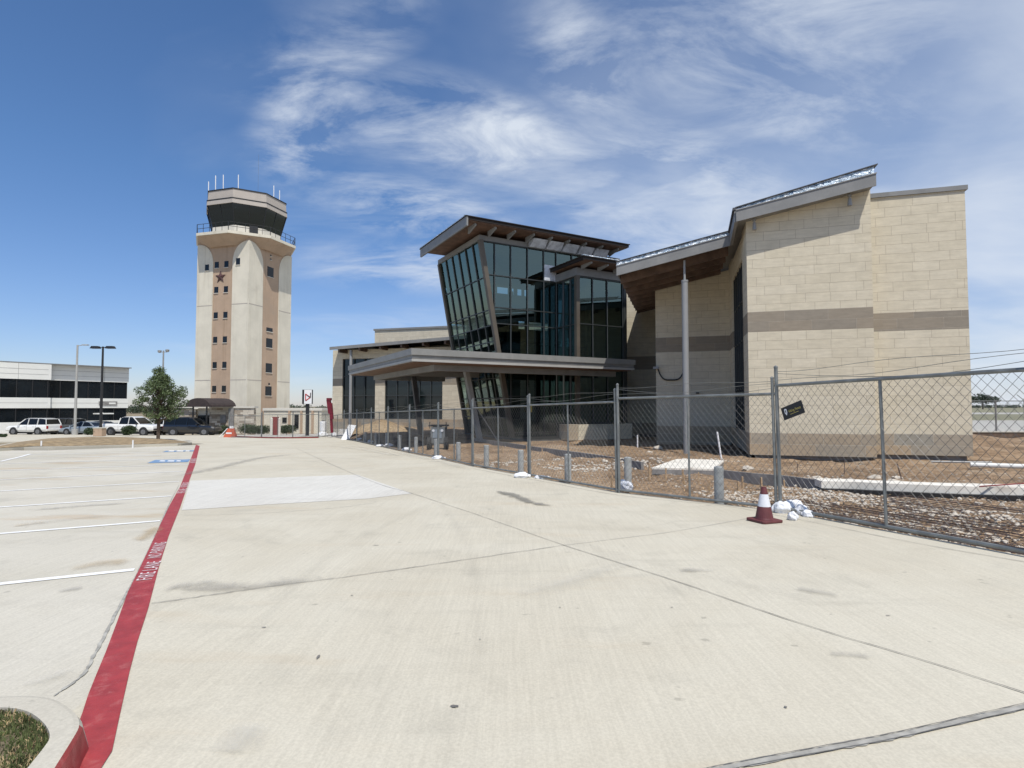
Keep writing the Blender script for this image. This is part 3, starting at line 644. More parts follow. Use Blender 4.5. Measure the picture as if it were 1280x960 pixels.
# near planter island with its raised kerb and red face
def build_island():
    # outer kerb outline, then grass bed outline (photo positions at kerb top level)
    hk = 0.15
    def T(px, py):   # on the kerb top, hk above paving
        x = (px-640)/700; yy = (480-py)/700
        r = Vector((x, math.cos(PITCH)-yy*math.sin(PITCH), math.sin(PITCH)+yy*math.cos(PITCH)))
        t = (0.04+hk-H)/(r.z+0.02*r.y); p = Vector((0, 0, H))+r*t; return (p.x, p.y)
    outer = [(-60, 868), (-20, 869), (12, 868), (40, 867.5), (66, 871), (84, 880), (98, 892), (101, 903), (96, 915), (69, 960), (40, 1010), (-20, 1100), (-300, 1100), (-300, 900)]
    inner = [(-60, 884), (-20, 884), (12, 884.5), (34, 889), (50, 899), (60, 911), (62, 922), (55, 934), (30, 965), (0, 1000), (-40, 1060), (-240, 1060), (-240, 905)]
    O = smooth_pts([T(*p) for p in outer], 3); I = smooth_pts([T(*p) for p in inner], 3)
    g = lambda x, y: gz(x, y)
    t = thing('planter_kerb', 'concrete kerb around the near grass bed, painted red on its road side', 'kerb', (O[0][0], O[0][1], g(*O[0])))
    top = MB(); n = len(O)
    vs = []
    for (ox, oy), (ix, iy) in zip(O, I[:n] if len(I) >= n else I+[I[-1]]*(n-len(I))):
        vs += [Vector((ox, oy, g(ox, oy)+hk)), Vector((ix, iy, g(ix, iy)+hk))]
    # slightly rolled outer edge
    def rowpts(k):
        ox, oy = O[k]; ix, iy = I[min(k, len(I)-1)]; d = Vector((ox-ix, oy-iy)); d.normalize()
        z0 = g(ox, oy)
        return [Vector((ox+d.x*.06, oy+d.y*.06, z0-0.02)), Vector((ox+d.x*.012, oy+d.y*.012, z0+hk-0.03)), Vector((ox-d.x*.01, oy-d.y*.01, z0+hk-0.006)), Vector((ox-d.x*.04, oy-d.y*.04, z0+hk)),
                Vector((ix, iy, g(ix, iy)+hk)), Vector((ix, iy, g(ix, iy)-0.05))]
    rows = [rowpts(k) for k in range(n)]
    def ribbon(k0, k1, c0, c1):
        mb = MB()
        for k in range(k0, k1):
            for c in range(c0, c1): mb.quad(rows[k][c], rows[k][c+1], rows[k+1][c+1], rows[k+1][c])
        return mb
    ks = 21   # where the paint begins, beyond it the face is red
    ribbon(0, n-1, 2, 5).build('kerb_top', M['kerbc'], t, True, True)
    ribbon(0, ks, 0, 2).build('kerb_face', M['kerbc'], t, True, True)
    ribbon(ks, n-1, 0, 2).build('painted_face', M['red'], t, True, True)
    # soil, blades
    mb = MB(); c = Vector((sum(p[0] for p in I)/len(I), sum(p[1] for p in I)/len(I), 0))
    for k in range(len(I)-1):
        a, b = I[k], I[k+1]; mb.quad(Vector((c.x, c.y, g(c.x, c.y)+hk-.01)), Vector((a[0], a[1], g(*a)+hk-.035)), Vector((b[0], b[1], g(*b)+hk-.035)))
    s = mb.build('planter_soil', M['soil']); struct(s)
    poly = I
    def inside(x, y):
        r = False; j = len(poly)-1
        for i in range(len(poly)):
            xi, yi = poly[i]; xj, yj = poly[j]
            if (yi > y) != (yj > y) and x < (xj-xi)*(y-yi)/(yj-yi)+xi: r = not r
            j = i
        return r
    xs = [p[0] for p in I]; ys = [p[1] for p in I]
    for nm, m, cnt, ln, lab in (('grass', M['blade_g'], 12000, 0.028, 'green grass tufts in the near planter bed'), ('straw', M['blade_d'], 8000, 0.035, 'dry straw clippings lying in the near planter bed')):
        gb = MB(); k = 0; x0, x1, y0, y1 = max(min(xs), -3.2), max(xs), max(min(ys), 1.4), max(ys)
        while k < cnt:
            x = random.uniform(x0, x1); y = random.uniform(y0, y1)
            if not inside(x, y): k += 0.2; continue
            if nm == 'straw' and mnoise.noise(Vector((x*7, y*7, 3))) < 0.0: k += 0.5; continue
            k += 1; a = random.uniform(0, 6.28); l = ln*random.uniform(.5, 1.4); lean = random.uniform(.4, 1.0) if nm == 'straw' else random.uniform(0, .6)
            z = g(x, y)+hk-.03; d = Vector((math.cos(a), math.sin(a), 0)); n_ = Vector((-d.y, d.x, 0))*0.0022
            p = Vector((x, y, z)); tip = p+d*l*lean+Vector((0, 0, l*(1.05-lean)+.006)); mid = (p+tip)/2+Vector((0, 0, .006))
            gb.add([p-n_, p+n_, mid+n_, tip, mid-n_], [(0, 1, 2, 3, 4)])
        o = gb.build(nm, m); tag(o, lab, nm, kind='stuff')
build_island()

# far traffic island with dry grass
def far_island():
    top = [(-40, 566), (0, 559), (18, 555.5), (60, 550.5), (120, 549), (170, 549), (215, 551), (238, 554.5), (240, 555.6), (222, 557.2), (150, 559.5), (60, 561.8), (30, 562)]
    P = GP(top)
    mb = MB(); mb.prism(P, lambda a, b: gz(a, b)-.05, lambda a, b: gz(a, b)+.12)
    k = mb.build('island_kerb', M['kerbc']); tag(k, 'pale kerb round the dry grass island under the tree', 'kerb')
    c = Vector((sum(p[0] for p in P)/len(P), sum(p[1] for p in P)/len(P)))
    mb = MB(); ring = [(c.x+(p[0]-c.x)*.965, c.y+(p[1]-c.y)*.90) for p in P]; rings = []
    for s_, hz in ((1, .135), (.85, .2), (.55, .3), (.2, .36)):
        rings.append([Vector((c.x+(x-c.x)*s_, c.y+(y-c.y)*s_, gz(x, c.y+(y-c.y)*s_)+hz+random.uniform(-.01, .01))) for x, y in ring])
    n = len(ring)
    for r0, r1 in zip(rings, rings[1:]):
        for i in range(n): mb.quad(r0[i], r0[(i+1) % n], r1[(i+1) % n], r1[i])
    mb.quad(*rings[-1]); o = mb.build('grass_island', M['drygrass'], smooth=True); struct(o)
far_island()

# site dirt
from mathutils import geometry as mg
def seg_side(x, y):
    best = 1e9; sgn = 1
    for a, b in zip(edge_line, edge_line[1:]):
        ax, ay = a; bx, by = b; dx, dy = bx-ax, by-ay; t = max(0, min(1, ((x-ax)*dx+(y-ay)*dy)/(dx*dx+dy*dy)))
        qx, qy = ax+dx*t, ay+dy*t; d = math.hypot(x-qx, y-qy)
        if d < best: best = d; sgn = 1 if dx*(y-ay)-dy*(x-ax) < 0 else -1
    return best*sgn
def dirt_z(x, y):
    if y < 20: b = gz(x, y)-0.03
    elif y < 26: b = -0.39-0.03*(y-20)/6
    else: b = -0.42+0.17*min(1, (y-26)/22)
    k = max(0, min(1, (x+15)/4)); b = b*k+(gz(x, y)-.04)*(1-k)
    d = seg_side(x, y)
    n = mnoise.fractal(Vector((x*.7, y*.7, 0)), 1, 2, 4)*0.09+mnoise.fractal(Vector((x*3.1, y*3.1, 4)), 1, 2, 3)*0.035
    k = max(0, min(1, (d-.1)/1.2)); b = (gz(x, y)-0.10)*(1-k)+b*k
    z = b+n*(.25+.75*k)
    # excavation under the front block of the wing
    a = x*v2.x+y*v2.y; bb = x*v1.x+y*v1.y
    e = max(0, 1-((a-5.6)/1.9)**2-((bb-22.9)/.9)**2); z -= 0.22*min(1, e*1.6)
    # low spoil bank in front of the entry
    e = max(0, 1-((x-4.3)/4.6)**2-((y-19.0)/1.5)**2); z += 0.20*e
    e = max(0, 1-((x+0.8)/2.6)**2-((y-24)/2.2)**2); z += 0.12*e
    e = max(0, 1-((x-25.2)/3.6)**2-((y-33)/4.5)**2); z += 0.42*e
    if d < .35: z = min(z, gz(x, y)-0.05)
    return z
def build_dirt():
    mb = MB(); idx = {}
    def rows(y):
        return 0.09 if y < 14 else 0.16
    ys = []; y = -3.0
    while y < 52:
        ys.append(y); y += 0.10 if 4 < y < 14 else (0.16 if y < 26 else 0.4)
    xs = []; x = -19.0
    while x < 44:
        xs.append(x); x += 0.13 if -2 < x < 13 else 0.34
    side = {}
    for j, y in enumerate(ys):
        for i, x in enumerate(xs): side[i, j] = seg_side(x, y)
    for j in range(len(ys)-1):
        for i in range(len(xs)-1):
            if max(side[i, j], side[i+1, j], side[i, j+1], side[i+1, j+1]) < -0.02: continue
            if (xs[i] > 14 and ys[j] > 34.8): continue
            q = []
            for a, b in ((i, j), (i+1, j), (i+1, j+1), (i, j+1)):
                if (a, b) not in idx: idx[a, b] = len(mb.v); mb.v.append(Vector((xs[a], ys[b], dirt_z(xs[a], ys[b]))))
                q.append(idx[a, b])
            mb.f.append(tuple(q))
    struct(mb.build('dirt_ground', M['dirt'], smooth=True))
build_dirt()

# airfield beyond the retaining wall
o = MB().add([(16, 35.2, -.06), (400, 35.2, -.06), (3000, 900, -.06), (3000, 5000, -.06), (16, 5000, -.06)], [(0, 1, 2, 3, 4)]).build('airfield', M['field']); struct(o)
o = MB().add([(16.2, 35.4, -.04), (400, 35.4, -.04), (400, 66, -.04), (16.2, 66, -.04)], [(0, 1, 2, 3)]).build('taxiway', M['apron']); struct(o)
o = MB().add([(16.2, 118, -.04), (900, 118, -.04), (900, 150, -.04), (16.2, 150, -.04)], [(0, 1, 2, 3)]).build('runway', M['apron']); struct(o)

# ------------------------------------------------------------ terminal building
def terminal():
    T = thing('terminal_building', 'cream limestone terminal with a tall leaning glass lobby, canopy and sloped roofs', 'building', FB(3, 30, -0.4))
    W = lambda mb, nm, m, p=T, **k: mb.build(nm, M[m] if isinstance(m, str) else m, p, True, **k)
    # ---- right wing, front block: front slab, side piers, window
    topz = lambda a, b: 8.80+0.187*(a-2.4)
    def stone_seg(nm, m, boxes, z0, z1):
        for a0, a1, b0, b1 in boxes: W(MB().fbox(FB, a0, a1, b0, b1, z0, z1), nm, m)
    front = [(2.78, 7.10, 23.54, 24.0)]
    side_n = [(2.78, 3.2, 24.0, 25.05)]; side_f = [(2.78, 3.2, 29.3, 31.0)]
    allb = front+side_n+side_f
    stone_seg('stone_base', 'basest', front+[(2.78, 3.2, 24.0, 31.0)], -0.27, 0.57)
    stone_seg('stone_wall', 'stone', allb, 0.57, 4.5)
    stone_seg('stone_band', 'band', allb, 4.5, 5.29)
    stone_seg('stone_wall', 'stone', allb, 5.29, topz)
    stone_seg('stone_wall', 'stone', [(2.78, 3.2, 25.05, 29.3)], 7.8, 8.7)
    # deeper block at the right
    rb = [(7.14, 10.32, 24.12, 45)]
    stone_seg('stone_base', 'basest', rb, -0.2, 0.57); stone_seg('stone_wall', 'stone', rb, 0.57, 4.43)
    stone_seg('stone_band', 'band', rb, 4.43, 5.12); stone_seg('stone_wall', 'stone', rb, 5.12, 9.55)
    stone_seg('stone_wall', 'stone', [(7.10, 7.139, 23.98, 24.4)], -0.2, 9.5)
    W(MB().fbox(FB, 7.08, 10.40, 24.06, 45, 9.552, 9.72), 'parapet_cap', 'fascia')
    # foundations
    W(MB().fbox(FB, 3.0, 7.0, 23.75, 24.0, -.8, -.272).fbox(FB, 7.2, 10.2, 24.3, 24.6, -.8, -.202), 'foundation', 'form')
    # tall side window
    w_ = W(MB().fbox(FB, 2.98, 3.0, 25.05, 29.3, .57, 7.8), 'window', 'dglass')
    mb = MB()
    for k in range(6):
        b = 25.05+4.25*k/5; mb.fbox(FB, 2.84, 2.978, b-.035, b+.035, .571, 7.799)
    for z in (0.62, 2.4, 4.5, 6.2, 7.75): mb.fbox(FB, 2.87, 2.974, 25.1, 29.25, z-.035, z+.035)
    W(mb, 'window_frame', 'mull', w_)
    # entry recess walls
    A = [(-0.95, 2.78, 31.0, 31.4)]
    za = lambda a, b: 8.35+0.21*(a-1)
    stone_seg('stone_base', 'basest', A, -0.6, 0.57); stone_seg('stone_wall', 'stone', A, .57, 4.5); stone_seg('stone_band', 'band', A, 4.5, 5.29); stone_seg('stone_wall', 'stone', A, 5.29, za)
    Bq = [(-5.2, -0.955, 39.0, 39.4)]
    stone_seg('stone_base', 'basest', Bq, -0.6, 0.5); stone_seg('stone_wall', 'stone', Bq, .5, 4.1); stone_seg('stone_band', 'band', Bq, 4.1, 5.0); stone_seg('stone_wall', 'stone', Bq, 5.0, 8.35); stone_seg('stone_wall', 'stone', [(-5.2, -2.5, 39.0, 39.4)], 8.35, 9.6)
    stone_seg('stone_wall', 'stone', [(-0.95, -0.55, 31.41, 39.4)], -.6, 8.0)
    # core volume behind
    W(MB().fbox(FB, -0.4, 7.0, 32, 50, -.6, 8.0), 'core_wall', 'form')
    # ---- front roof
    def roof(a0, a1, b0, b1, zb, th, nm='roof'):
        r = W(MB().fbox(FB, a0+.02, a1-.02, b0+.02, b1, lambda a, b: zb(a, b)+.06, lambda a, b: zb(a, b)+th-.02), nm, 'fascia')
        return r
    zb = lambda a, b: 8.74+0.187*(a-2.4)
    r1 = roof(2.38, 7.10, 22.98, 34, zb, .42)
    W(MB().fbox(FB, 2.36, 7.12, 22.93, 22.998, lambda a, b: zb(a, b), lambda a, b: zb(a, b)+.43), 'fascia', 'fascia', r1)
    W(MB().fbox(FB, 2.34, 7.14, 22.90, 22.95, lambda a, b: zb(a, b)+.432, lambda a, b: zb(a, b)+.47), 'drip_edge', 'gray_steel', r1)
    fl = MB(); n = 40
    for i in range(n):
        a0 = 2.4+4.68*i/n; a1 = 2.4+4.68*(i+1)/n; h0 = .10+.20*i/n; h1 = .10+.20*(i+1)/n
        j0, j1 = random.uniform(-.015, .015), random.uniform(-.015, .015)
        fl.hexa([FB(a0, 23.0+j0, zb(a0, 0)+.472), FB(a1, 23.0+j0, zb(a1, 0)+.472), FB(a1, 23.3, zb(a1, 0)+.472), FB(a0, 23.3, zb(a0, 0)+.472),
                 FB(a0, 23.03+j1, zb(a0, 0)+.46+h0), FB(a1, 23.03+j1, zb(a1, 0)+.46+h1), FB(a1, 23.3, zb(a1, 0)+.46+h1), FB(a0, 23.3, zb(a0, 0)+.46+h0)])
    W(fl, 'flashing', 'foil', r1)
    W(MB().fbox(FB, 2.34, 7.2, 22.97, 34, lambda a, b: zb(a, b)+.565+.043*(a-2.4), lambda a, b: zb(a, b)+.60+.043*(a-2.4)), 'roof_edge', 'dark_roof', r1)
    # return between both roofs
    W(MB().hexa([FB(2.30, 23.0, 8.72), FB(2.42, 23.0, 8.74), FB(2.42, 25.0, 8.38), FB(2.30, 25.0, 8.36), FB(2.30, 23.0, 9.17), FB(2.42, 23.0, 9.19), FB(2.42, 25.0, 8.9), FB(2.30, 25.0, 8.88)]), 'fascia', 'fascia', r1)
    W(MB().hexa([FB(2.24, 22.98, 9.2), FB(2.40, 22.98, 9.2), FB(2.40, 25.0, 8.91), FB(2.24, 25.0, 8.91), FB(2.24, 22.98, 9.3), FB(2.40, 22.98, 9.32), FB(2.40, 25.0, 9.03), FB(2.24, 25.0, 9.03)]), 'roof_edge', 'dark_roof', r1)
    # brackets under the eave
    for a in (3.05, 6.35):
        z = zb(a, 0)
        mb = MB().tube(FB(a, 23.3, z+.05), FB(a, 23.3, z-.12), .03).tube(FB(a, 23.3, z-.12), FB(a, 23.3, z-.40), .06, r1=.085).box(FB(a, 23.3, z-.02), (.12, .12, .06), -BB)
        W(mb, 'eave_bracket', 'gray_steel')
    # ---- low roof over the entry
    zl = lambda a, b: 7.40+0.206*(a+2.39)+0.038*max(0, b-25)
    r2 = W(MB().fbox(FB, -2.36, 2.36, 25.04, 38.9, lambda a, b: zl(a, b)+.28, lambda a, b: zl(a, b)+.42), 'roof', 'wood')
    W(MB().fbox(FB, -2.42, 2.42, 24.95, 25.03, lambda a, b: zl(a, b), lambda a, b: zl(a, b)+.42), 'fascia', 'fascia', r2)
    W(MB().fbox(FB, -2.42, -2.37, 25.035, 37.5, lambda a, b: zl(a, b)+.1, lambda a, b: zl(a, b)+.43), 'fascia', 'fascia', r2)
    W(MB().fbox(FB, -2.44, 2.44, 24.92, 24.97, lambda a, b: zl(a, b)+.422, lambda a, b: zl(a, b)+.455), 'drip_edge', 'gray_steel', r2)
    fl = MB()
    for i in range(n):
        a0 = -2.42+4.82*i/n; a1 = -2.42+4.82*(i+1)/n; j0, j1 = random.uniform(-.015, .015), random.uniform(-.015, .015)
        q = lambda a, b: zl(a, 25)
        fl.hexa([FB(a0, 25.0+j0, q(a0, 0)+.457), FB(a1, 25.0+j0, q(a1, 0)+.457), FB(a1, 25.25, q(a1, 0)+.457), FB(a0, 25.25, q(a0, 0)+.457),
                 FB(a0, 25.03+j1, q(a0, 0)+.63), FB(a1, 25.03+j1, q(a1, 0)+.63), FB(a1, 25.25, q(a1, 0)+.63), FB(a0, 25.25, q(a0, 0)+.63)])
    W(fl, 'flashing', 'foil', r2)
    W(MB().fbox(FB, -2.44, 2.3, 24.97, 37.5, lambda a, b: zl(a, b)+.632, lambda a, b: zl(a, b)+.66), 'roof_edge', 'dark_roof', r2)
    for k in range(9):
        b = 26.1+1.42*k
        W(MB().fbox(FB, -2.34, 2.34, b, b+.14, lambda a, bb: zl(a, bb)-.17, lambda a, bb: zl(a, bb)+.278), 'joist', 'wood', r2)
    W(MB().fbox(FB, 0.5, 1.1, 27, 27.5, lambda a, b: zl(a, b)+.67, lambda a, b: zl(a, b)+.82), 'roof_vent', 'fascia', r2)
    # steel column
    c = FB(.47, 25.3, 0)
    cc = W(MB().lathe([(.135, -.6), (.135, 7.0)], c, 20), 'column', 'gray_steel', smooth=False)
    W(MB().lathe([(.15, 7.0), (.15, 7.08), (.05, 7.1), (.05, 7.95)], c, 16), 'column_head', 'gray_steel', cc)
    # wall fixture and hanging cable
    lb = W(MB().box(FB(-.98+.03, 30.85, 3.66), (.28, .3, .12), -BB), 'wall_light', 'gray_steel')
    pts = [FB(-.85+1.37*t, 30.9, 3.62-.62*(1-(2*t-1)**4)*(1) if t < .9 else 3.62-.62*(1-(2*t-1)**4)) for t in [i/14 for i in range(15)]]
    W(MB().path(pts, .035, 6).box(FB(.53, 30.93, 3.72), (.14, .12, .2), -BB), 'cable', 'black')
    W(MB().box(FB(1.15, 30.95, 2.3), (.16, .08, .07), -BB), 'outlet_box', 'black')

    # ---- glass lobby
    LX = lambda z: 16.05-.183*z            # leaning left face: p at height z
    zt = 11.32; qf = 29.3; qb = 35.6
    gl = W(MB().quad(FA(LX(-.3), qf, -.3), FA(19.3, qf, -.3), FA(19.3, qf, zt), FA(LX(zt), qf, zt)).quad(FA(19.3, qf, 9.7), FA(23.2, qf, 9.7), FA(23.2, qf, zt), FA(19.3, qf, zt)), 'glass_front', 'glass')
    mb = MB()
    for p in (14.92, 16.01, 17.17, 18.34, 19.26):
        z0 = -.3; mb.bar(FA(p, qf-.04, (16.05-p)/.183 if p < 16.05 else z0) if p < 16.05 else FA(p, qf-.04, z0), FA(p, qf-.04, zt), .055, .09)
    for p in (20.45, 21.6, 22.75): mb.bar(FA(p, qf-.04, 10.2), FA(p, qf-.04, zt), .055, .09)
    for z in (.0, 2.2, 4.5, 6.5, 7.45, 9.35, zt-.03): mb.bar(FA(LX(z), qf-.045, z), FA(19.3, qf-.045, z), .08, .055)
    mb.bar(FA(19.3, qf-.045, 10.35), FA(23.2, qf-.045, 10.35), .08, .05)
    W(mb, 'mullions', 'mull', gl)
    gs = W(MB().quad(FA(LX(-.3), qb, -.3), FA(LX(-.3), qf, -.3), FA(LX(zt), qf, zt), FA(LX(zt), qb, zt)), 'glass_side', 'glass')
    mb = MB()
    for k in range(1, 6):
        q = qf+(qb-qf)*k/6; mb.bar(FA(LX(-.3)-.04, q, -.3), FA(LX(zt)-.04, q, zt), .09, .06)
    for z in (.9, 2.1, 3.3, 4.5, 5.45, 6.4, 7.3, 9.2): mb.bar(FA(LX(z)-.04, qf, z), FA(LX(z)-.04, qb, z), .06, .055)
    W(mb, 'mullions', 'mull', gs)
    W(MB().bar(FA(LX(-.4)-.02, qf-.06, -.4), FA(LX(zt)-.02, qf-.06, zt), .26, .26), 'corner_post', 'bronze')
    W(MB().bar(FA(LX(-.4)-.02, qb+.1, -.4), FA(LX(zt)-.02, qb+.1, zt), .24, .24), 'corner_post', 'bronze')
    # header
    W(MB().fbox(FA, LX(zt)-.1, 23.3, qf-.07, qf+.1, zt, 11.62).fbox(FA, LX(zt)-.1, LX(zt)+.1, qf+.1, qb+.2, zt, 11.62), 'header', 'fascia')
    # main roof
    rm = W(MB().fbox(FA, 12.62, 24.0, 28.02, 35.45, 11.90, 12.02), 'roof', 'wood_lt')
    W(MB().fbox(FA, 12.52, 24.06, 27.96, 28.04, 11.94, 12.08), 'fascia', 'edge_dark', rm)
    W(MB().fbox(FA, 12.5, 12.6, 27.94, 35.5, 11.58, 12.10), 'fascia', 'fascia', rm)
    W(MB().fbox(FA, 12.46, 24.12, 27.90, 35.55, 12.102, 12.15), 'roof_edge', 'edge_dark', rm)
    W(MB().fbox(FA, 12.4, 24.10, 28.0, 28.1, 12.152, 12.18).fbox(FA, 12.46, 12.55, 28.12, 35.5, 12.152, 12.20), 'flashing', 'foil', rm)
    for k in range(9):
        p = 13.2+1.28*k
        W(MB().hexa([FA(p-.05, 28.25, 11.78), FA(p+.05, 28.25, 11.78), FA(p+.05, 29.22, 11.55), FA(p-.05, 29.22, 11.55), FA(p-.05, 28.25, 11.895), FA(p+.05, 28.25, 11.895), FA(p+.05, 29.22, 11.895), FA(p-.05, 29.22, 11.895)]), 'outrigger', 'gray_steel', rm)
    mb = MB()
    for k in range(5):
        p0 = 17.2+1.18*k
        mb.hexa([FA(p0, 29.0, 11.33), FA(p0+1.05, 29.0, 11.33), FA(p0+1.05, 29.2, 11.33), FA(p0, 29.2, 11.33), FA(p0+.03, 28.55, 11.74), FA(p0+1.02, 28.55, 11.74), FA(p0+1.05, 29.2, 11.8), FA(p0, 29.2, 11.8)])
    W(mb, 'wrapped_panel', 'wrap')
    W(MB().fbox(FA, 18.35, 19.22, qf-.1, qf-.02, 9.42, 10.4), 'wrapped_panel', 'wrap')
    # small projecting bay
    gb = W(MB().quad(FA(19.3, 27, .57), FA(22.7, 27, .57), FA(22.7, 27, 9.35), FA(19.3, 27, 9.35)), 'glass_front', 'glass')
    mb = MB()
    for p in (20.35, 21.45, 22.66): mb.bar(FA(p, 26.96, .57), FA(p, 26.96, 9.35), .055, .09)
    for z in (.62, 4.5, 6.5, 9.3): mb.bar(FA(19.3, 26.95, z), FA(22.7, 26.95, z), .08, .055)
    W(mb, 'mullions', 'mull', gb)
    gb2 = W(MB().quad(FA(19.3, 29.2, .57), FA(19.3, 27, .57), FA(19.3, 27, 9.35), FA(19.3, 29.2, 9.35)), 'glass_side', 'glass')
    mb = MB()
    for q in (27.75, 28.5): mb.bar(FA(19.27, q, .57), FA(19.27, q, 9.35), .09, .055)
    for z in (.62, 4.5, 6.5, 9.3): mb.bar(FA(19.27, 27, z), FA(19.27, 29.2, z), .055, .055)
    W(mb, 'mullions', 'mull', gb2)
    W(MB().fbox(FA, 19.12, 19.36, 26.88, 27.12, -.3, 9.36), 'corner_post', 'bronze')
    W(MB().fbox(FA, 22.7, 22.86, 26.9, 27.06, -.3, 9.36), 'corner_post', 'mull')
    W(MB().fbox(FA, 19.14, 22.9, 26.9, 29.19, 9.36, 9.82), 'header', 'fascia')
    rs = W(MB().fbox(FA, 18.85, 23.4, 25.75, 29.19, 9.98, 10.08), 'roof', 'wood_lt')
    W(MB().fbox(FA, 18.8, 23.4, 25.70, 25.77, 10.0, 10.14), 'fascia', 'edge_dark', rs)
    W(MB().fbox(FA, 18.76, 18.84, 25.70, 29.19, 9.95, 10.14), 'fascia', 'edge_dark', rs)
    W(MB().fbox(FA, 18.7, 23.4, 25.64, 29.19, 10.142, 10.19), 'roof_edge', 'edge_dark', rs)
    W(MB().fbox(FA, 18.72, 23.4, 25.66, 25.8, 10.202, 10.25), 'flashing', 'foil', rs)
    for p in (19.5, 20.7, 21.9):
        W(MB().hexa([FA(p-.05, 25.9, 9.88), FA(p+.05, 25.9, 9.88), FA(p+.05, 26.88, 9.72), FA(p-.05, 26.88, 9.72), FA(p-.05, 25.9, 9.976), FA(p+.05, 25.9, 9.976), FA(p+.05, 26.88, 9.976), FA(p-.05, 26.88, 9.976)]), 'outrigger', 'gray_steel', rs)
    # sill wall below the bay
    W(MB().fbox(FA, 18.15, 18.9, 26.5, 27.3, -.35, .57), 'stone_base', 'basest'); W(MB().fbox(FA, 18.902, 22.9, 26.45, 26.86, -.35, .55), 'sill_wall', 'stone')
    # interior: floors, back wall with openings, cross wall
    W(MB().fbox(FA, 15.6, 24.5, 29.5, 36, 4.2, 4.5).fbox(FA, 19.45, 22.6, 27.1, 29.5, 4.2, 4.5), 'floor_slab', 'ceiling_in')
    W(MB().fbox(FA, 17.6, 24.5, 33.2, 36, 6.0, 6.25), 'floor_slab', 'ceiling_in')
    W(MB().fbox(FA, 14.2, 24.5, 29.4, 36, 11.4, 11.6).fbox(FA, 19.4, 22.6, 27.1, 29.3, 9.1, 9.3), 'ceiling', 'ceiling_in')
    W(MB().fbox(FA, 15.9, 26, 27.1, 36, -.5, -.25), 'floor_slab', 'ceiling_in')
    bw = MB()
    zr = [(-.5, 5.0, 0), (5.0, 7.35, 0), (7.35, 7.95, 1), (7.95, 9.85, 0), (9.85, 10.35, 2), (10.35, 11.4, 0)]
    op1 = [(20.35, 20.96), (21.24, 22.43), (22.65, 23.3), (23.43, 23.8)]
    op2 = [(18.56, 19.54), (19.78, 20.02), (20.25, 20.7), (20.85, 21.1)]
    for z0, z1, kind in zr:
        if kind == 0: bw.fbox(FA, LX(z0)+.1 if z0 > 5 else 16.2, 26, 36.0, 36.2, z0, z1)
        else:
            e = LX(z0)+.1
            for a, b in (op1 if kind == 1 else op2): bw.fbox(FA, e, a, 36.0, 36.2, z0, z1); e = b
            bw.fbox(FA, e, 26, 36.0, 36.2, z0, z1)
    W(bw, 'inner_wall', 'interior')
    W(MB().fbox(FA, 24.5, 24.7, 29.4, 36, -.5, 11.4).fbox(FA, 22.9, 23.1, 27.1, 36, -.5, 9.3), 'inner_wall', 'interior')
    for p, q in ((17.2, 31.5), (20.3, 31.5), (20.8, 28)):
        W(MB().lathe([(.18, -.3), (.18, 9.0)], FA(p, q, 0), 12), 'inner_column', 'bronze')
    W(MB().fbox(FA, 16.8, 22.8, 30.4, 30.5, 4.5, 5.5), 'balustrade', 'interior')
    # door and notice on the ground floor
    W(MB().fbox(FA, 17.05, 17.38, 29.1, 29.14, 1.25, 1.75), 'notice', 'yellow')
    W(MB().fbox(FA, 17.12, 17.2, 29.08, 29.098, 1.4, 1.9), 'notice', 'signwhite')
    # ---- entrance canopy
    def cpoly(e): return [(8.45-e, 25.0-e), (21.8+e, 25.0-e), (21.8+e, 26.4), (19.05, 26.4), (19.05, 29.15), (15.1, 29.15), (15.1, 37.9+e), (8.45-e, 37.9+e)]
    cn = W(MB().prism(cpoly(0), 3.84, 4.17, FA), 'canopy', 'fascia')
    W(MB().prism(cpoly(.07), 4.0, 4.30, FA), 'canopy_rim', 'canopy_grey', cn)
    W(MB().prism(cpoly(.03), 3.70, 3.82, FA), 'canopy_trim', 'fascia_lt', cn)
    W(MB().prism(cpoly(-.1), 3.66, 3.698, FA), 'canopy_soffit', 'wood_lt', cn)
    W(MB().fbox(FA, 9.9, 21.3, 26.0, 26.3, 3.36, 3.657).fbox(FA, 9.9, 10.2, 26.3, 37.2, 3.36, 3.657).fbox(FA, 10.2, 14.9, 36.9, 37.2, 3.36, 3.657).fbox(FA, 10.2, 14.9, 31.3, 31.6, 3.38, 3.657), 'canopy_beam', 'fascia', cn)
    W(MB().bar(FA(13.94, 29.05, -.6), FA(12.98, 29.05, 3.66), .32, .24), 'canopy_column', 'gray_steel', cn)
    W(MB().bar(FA(12.98, 36.4, -.6), FA(12.4, 36.4, 3.6), .3, .3), 'canopy_column', 'dark_roof', cn)
    W(MB().tube(FA(13.4, 29.05, 1.9), FA(14.9, 28.8, -.4), .03), 'canopy_brace', 'gray_steel', cn)
    # ---- left wing
    zf = lambda a, b: 6.70+.045*(a+31)
    def seg(nm, m, a0, a1, z0, z1, b0=46.0, b1=46.4): return W(MB().fbox(FB, a0, a1, b0, b1, z0, z1), nm, m)
    for a0, a1 in ((-31, -29.95), (-26.5, -25.5), (-19.8, -10)):
        seg('stone_wall', 'stone_far', a0, a1, .45, 3.5); seg('stone_band', 'band', a0, a1, 3.5, 4.2); seg('stone_wall', 'stone_far', a0, a1, 4.2, 6.9)
    seg('stone_base', 'basest', -31, -10, -.5, .45)
    seg('stone_wall', 'stone_far', -29.95, -26.5, 6.05, 6.9); seg('stone_wall', 'stone_far', -25.5, -19.8, 5.4, 6.9)
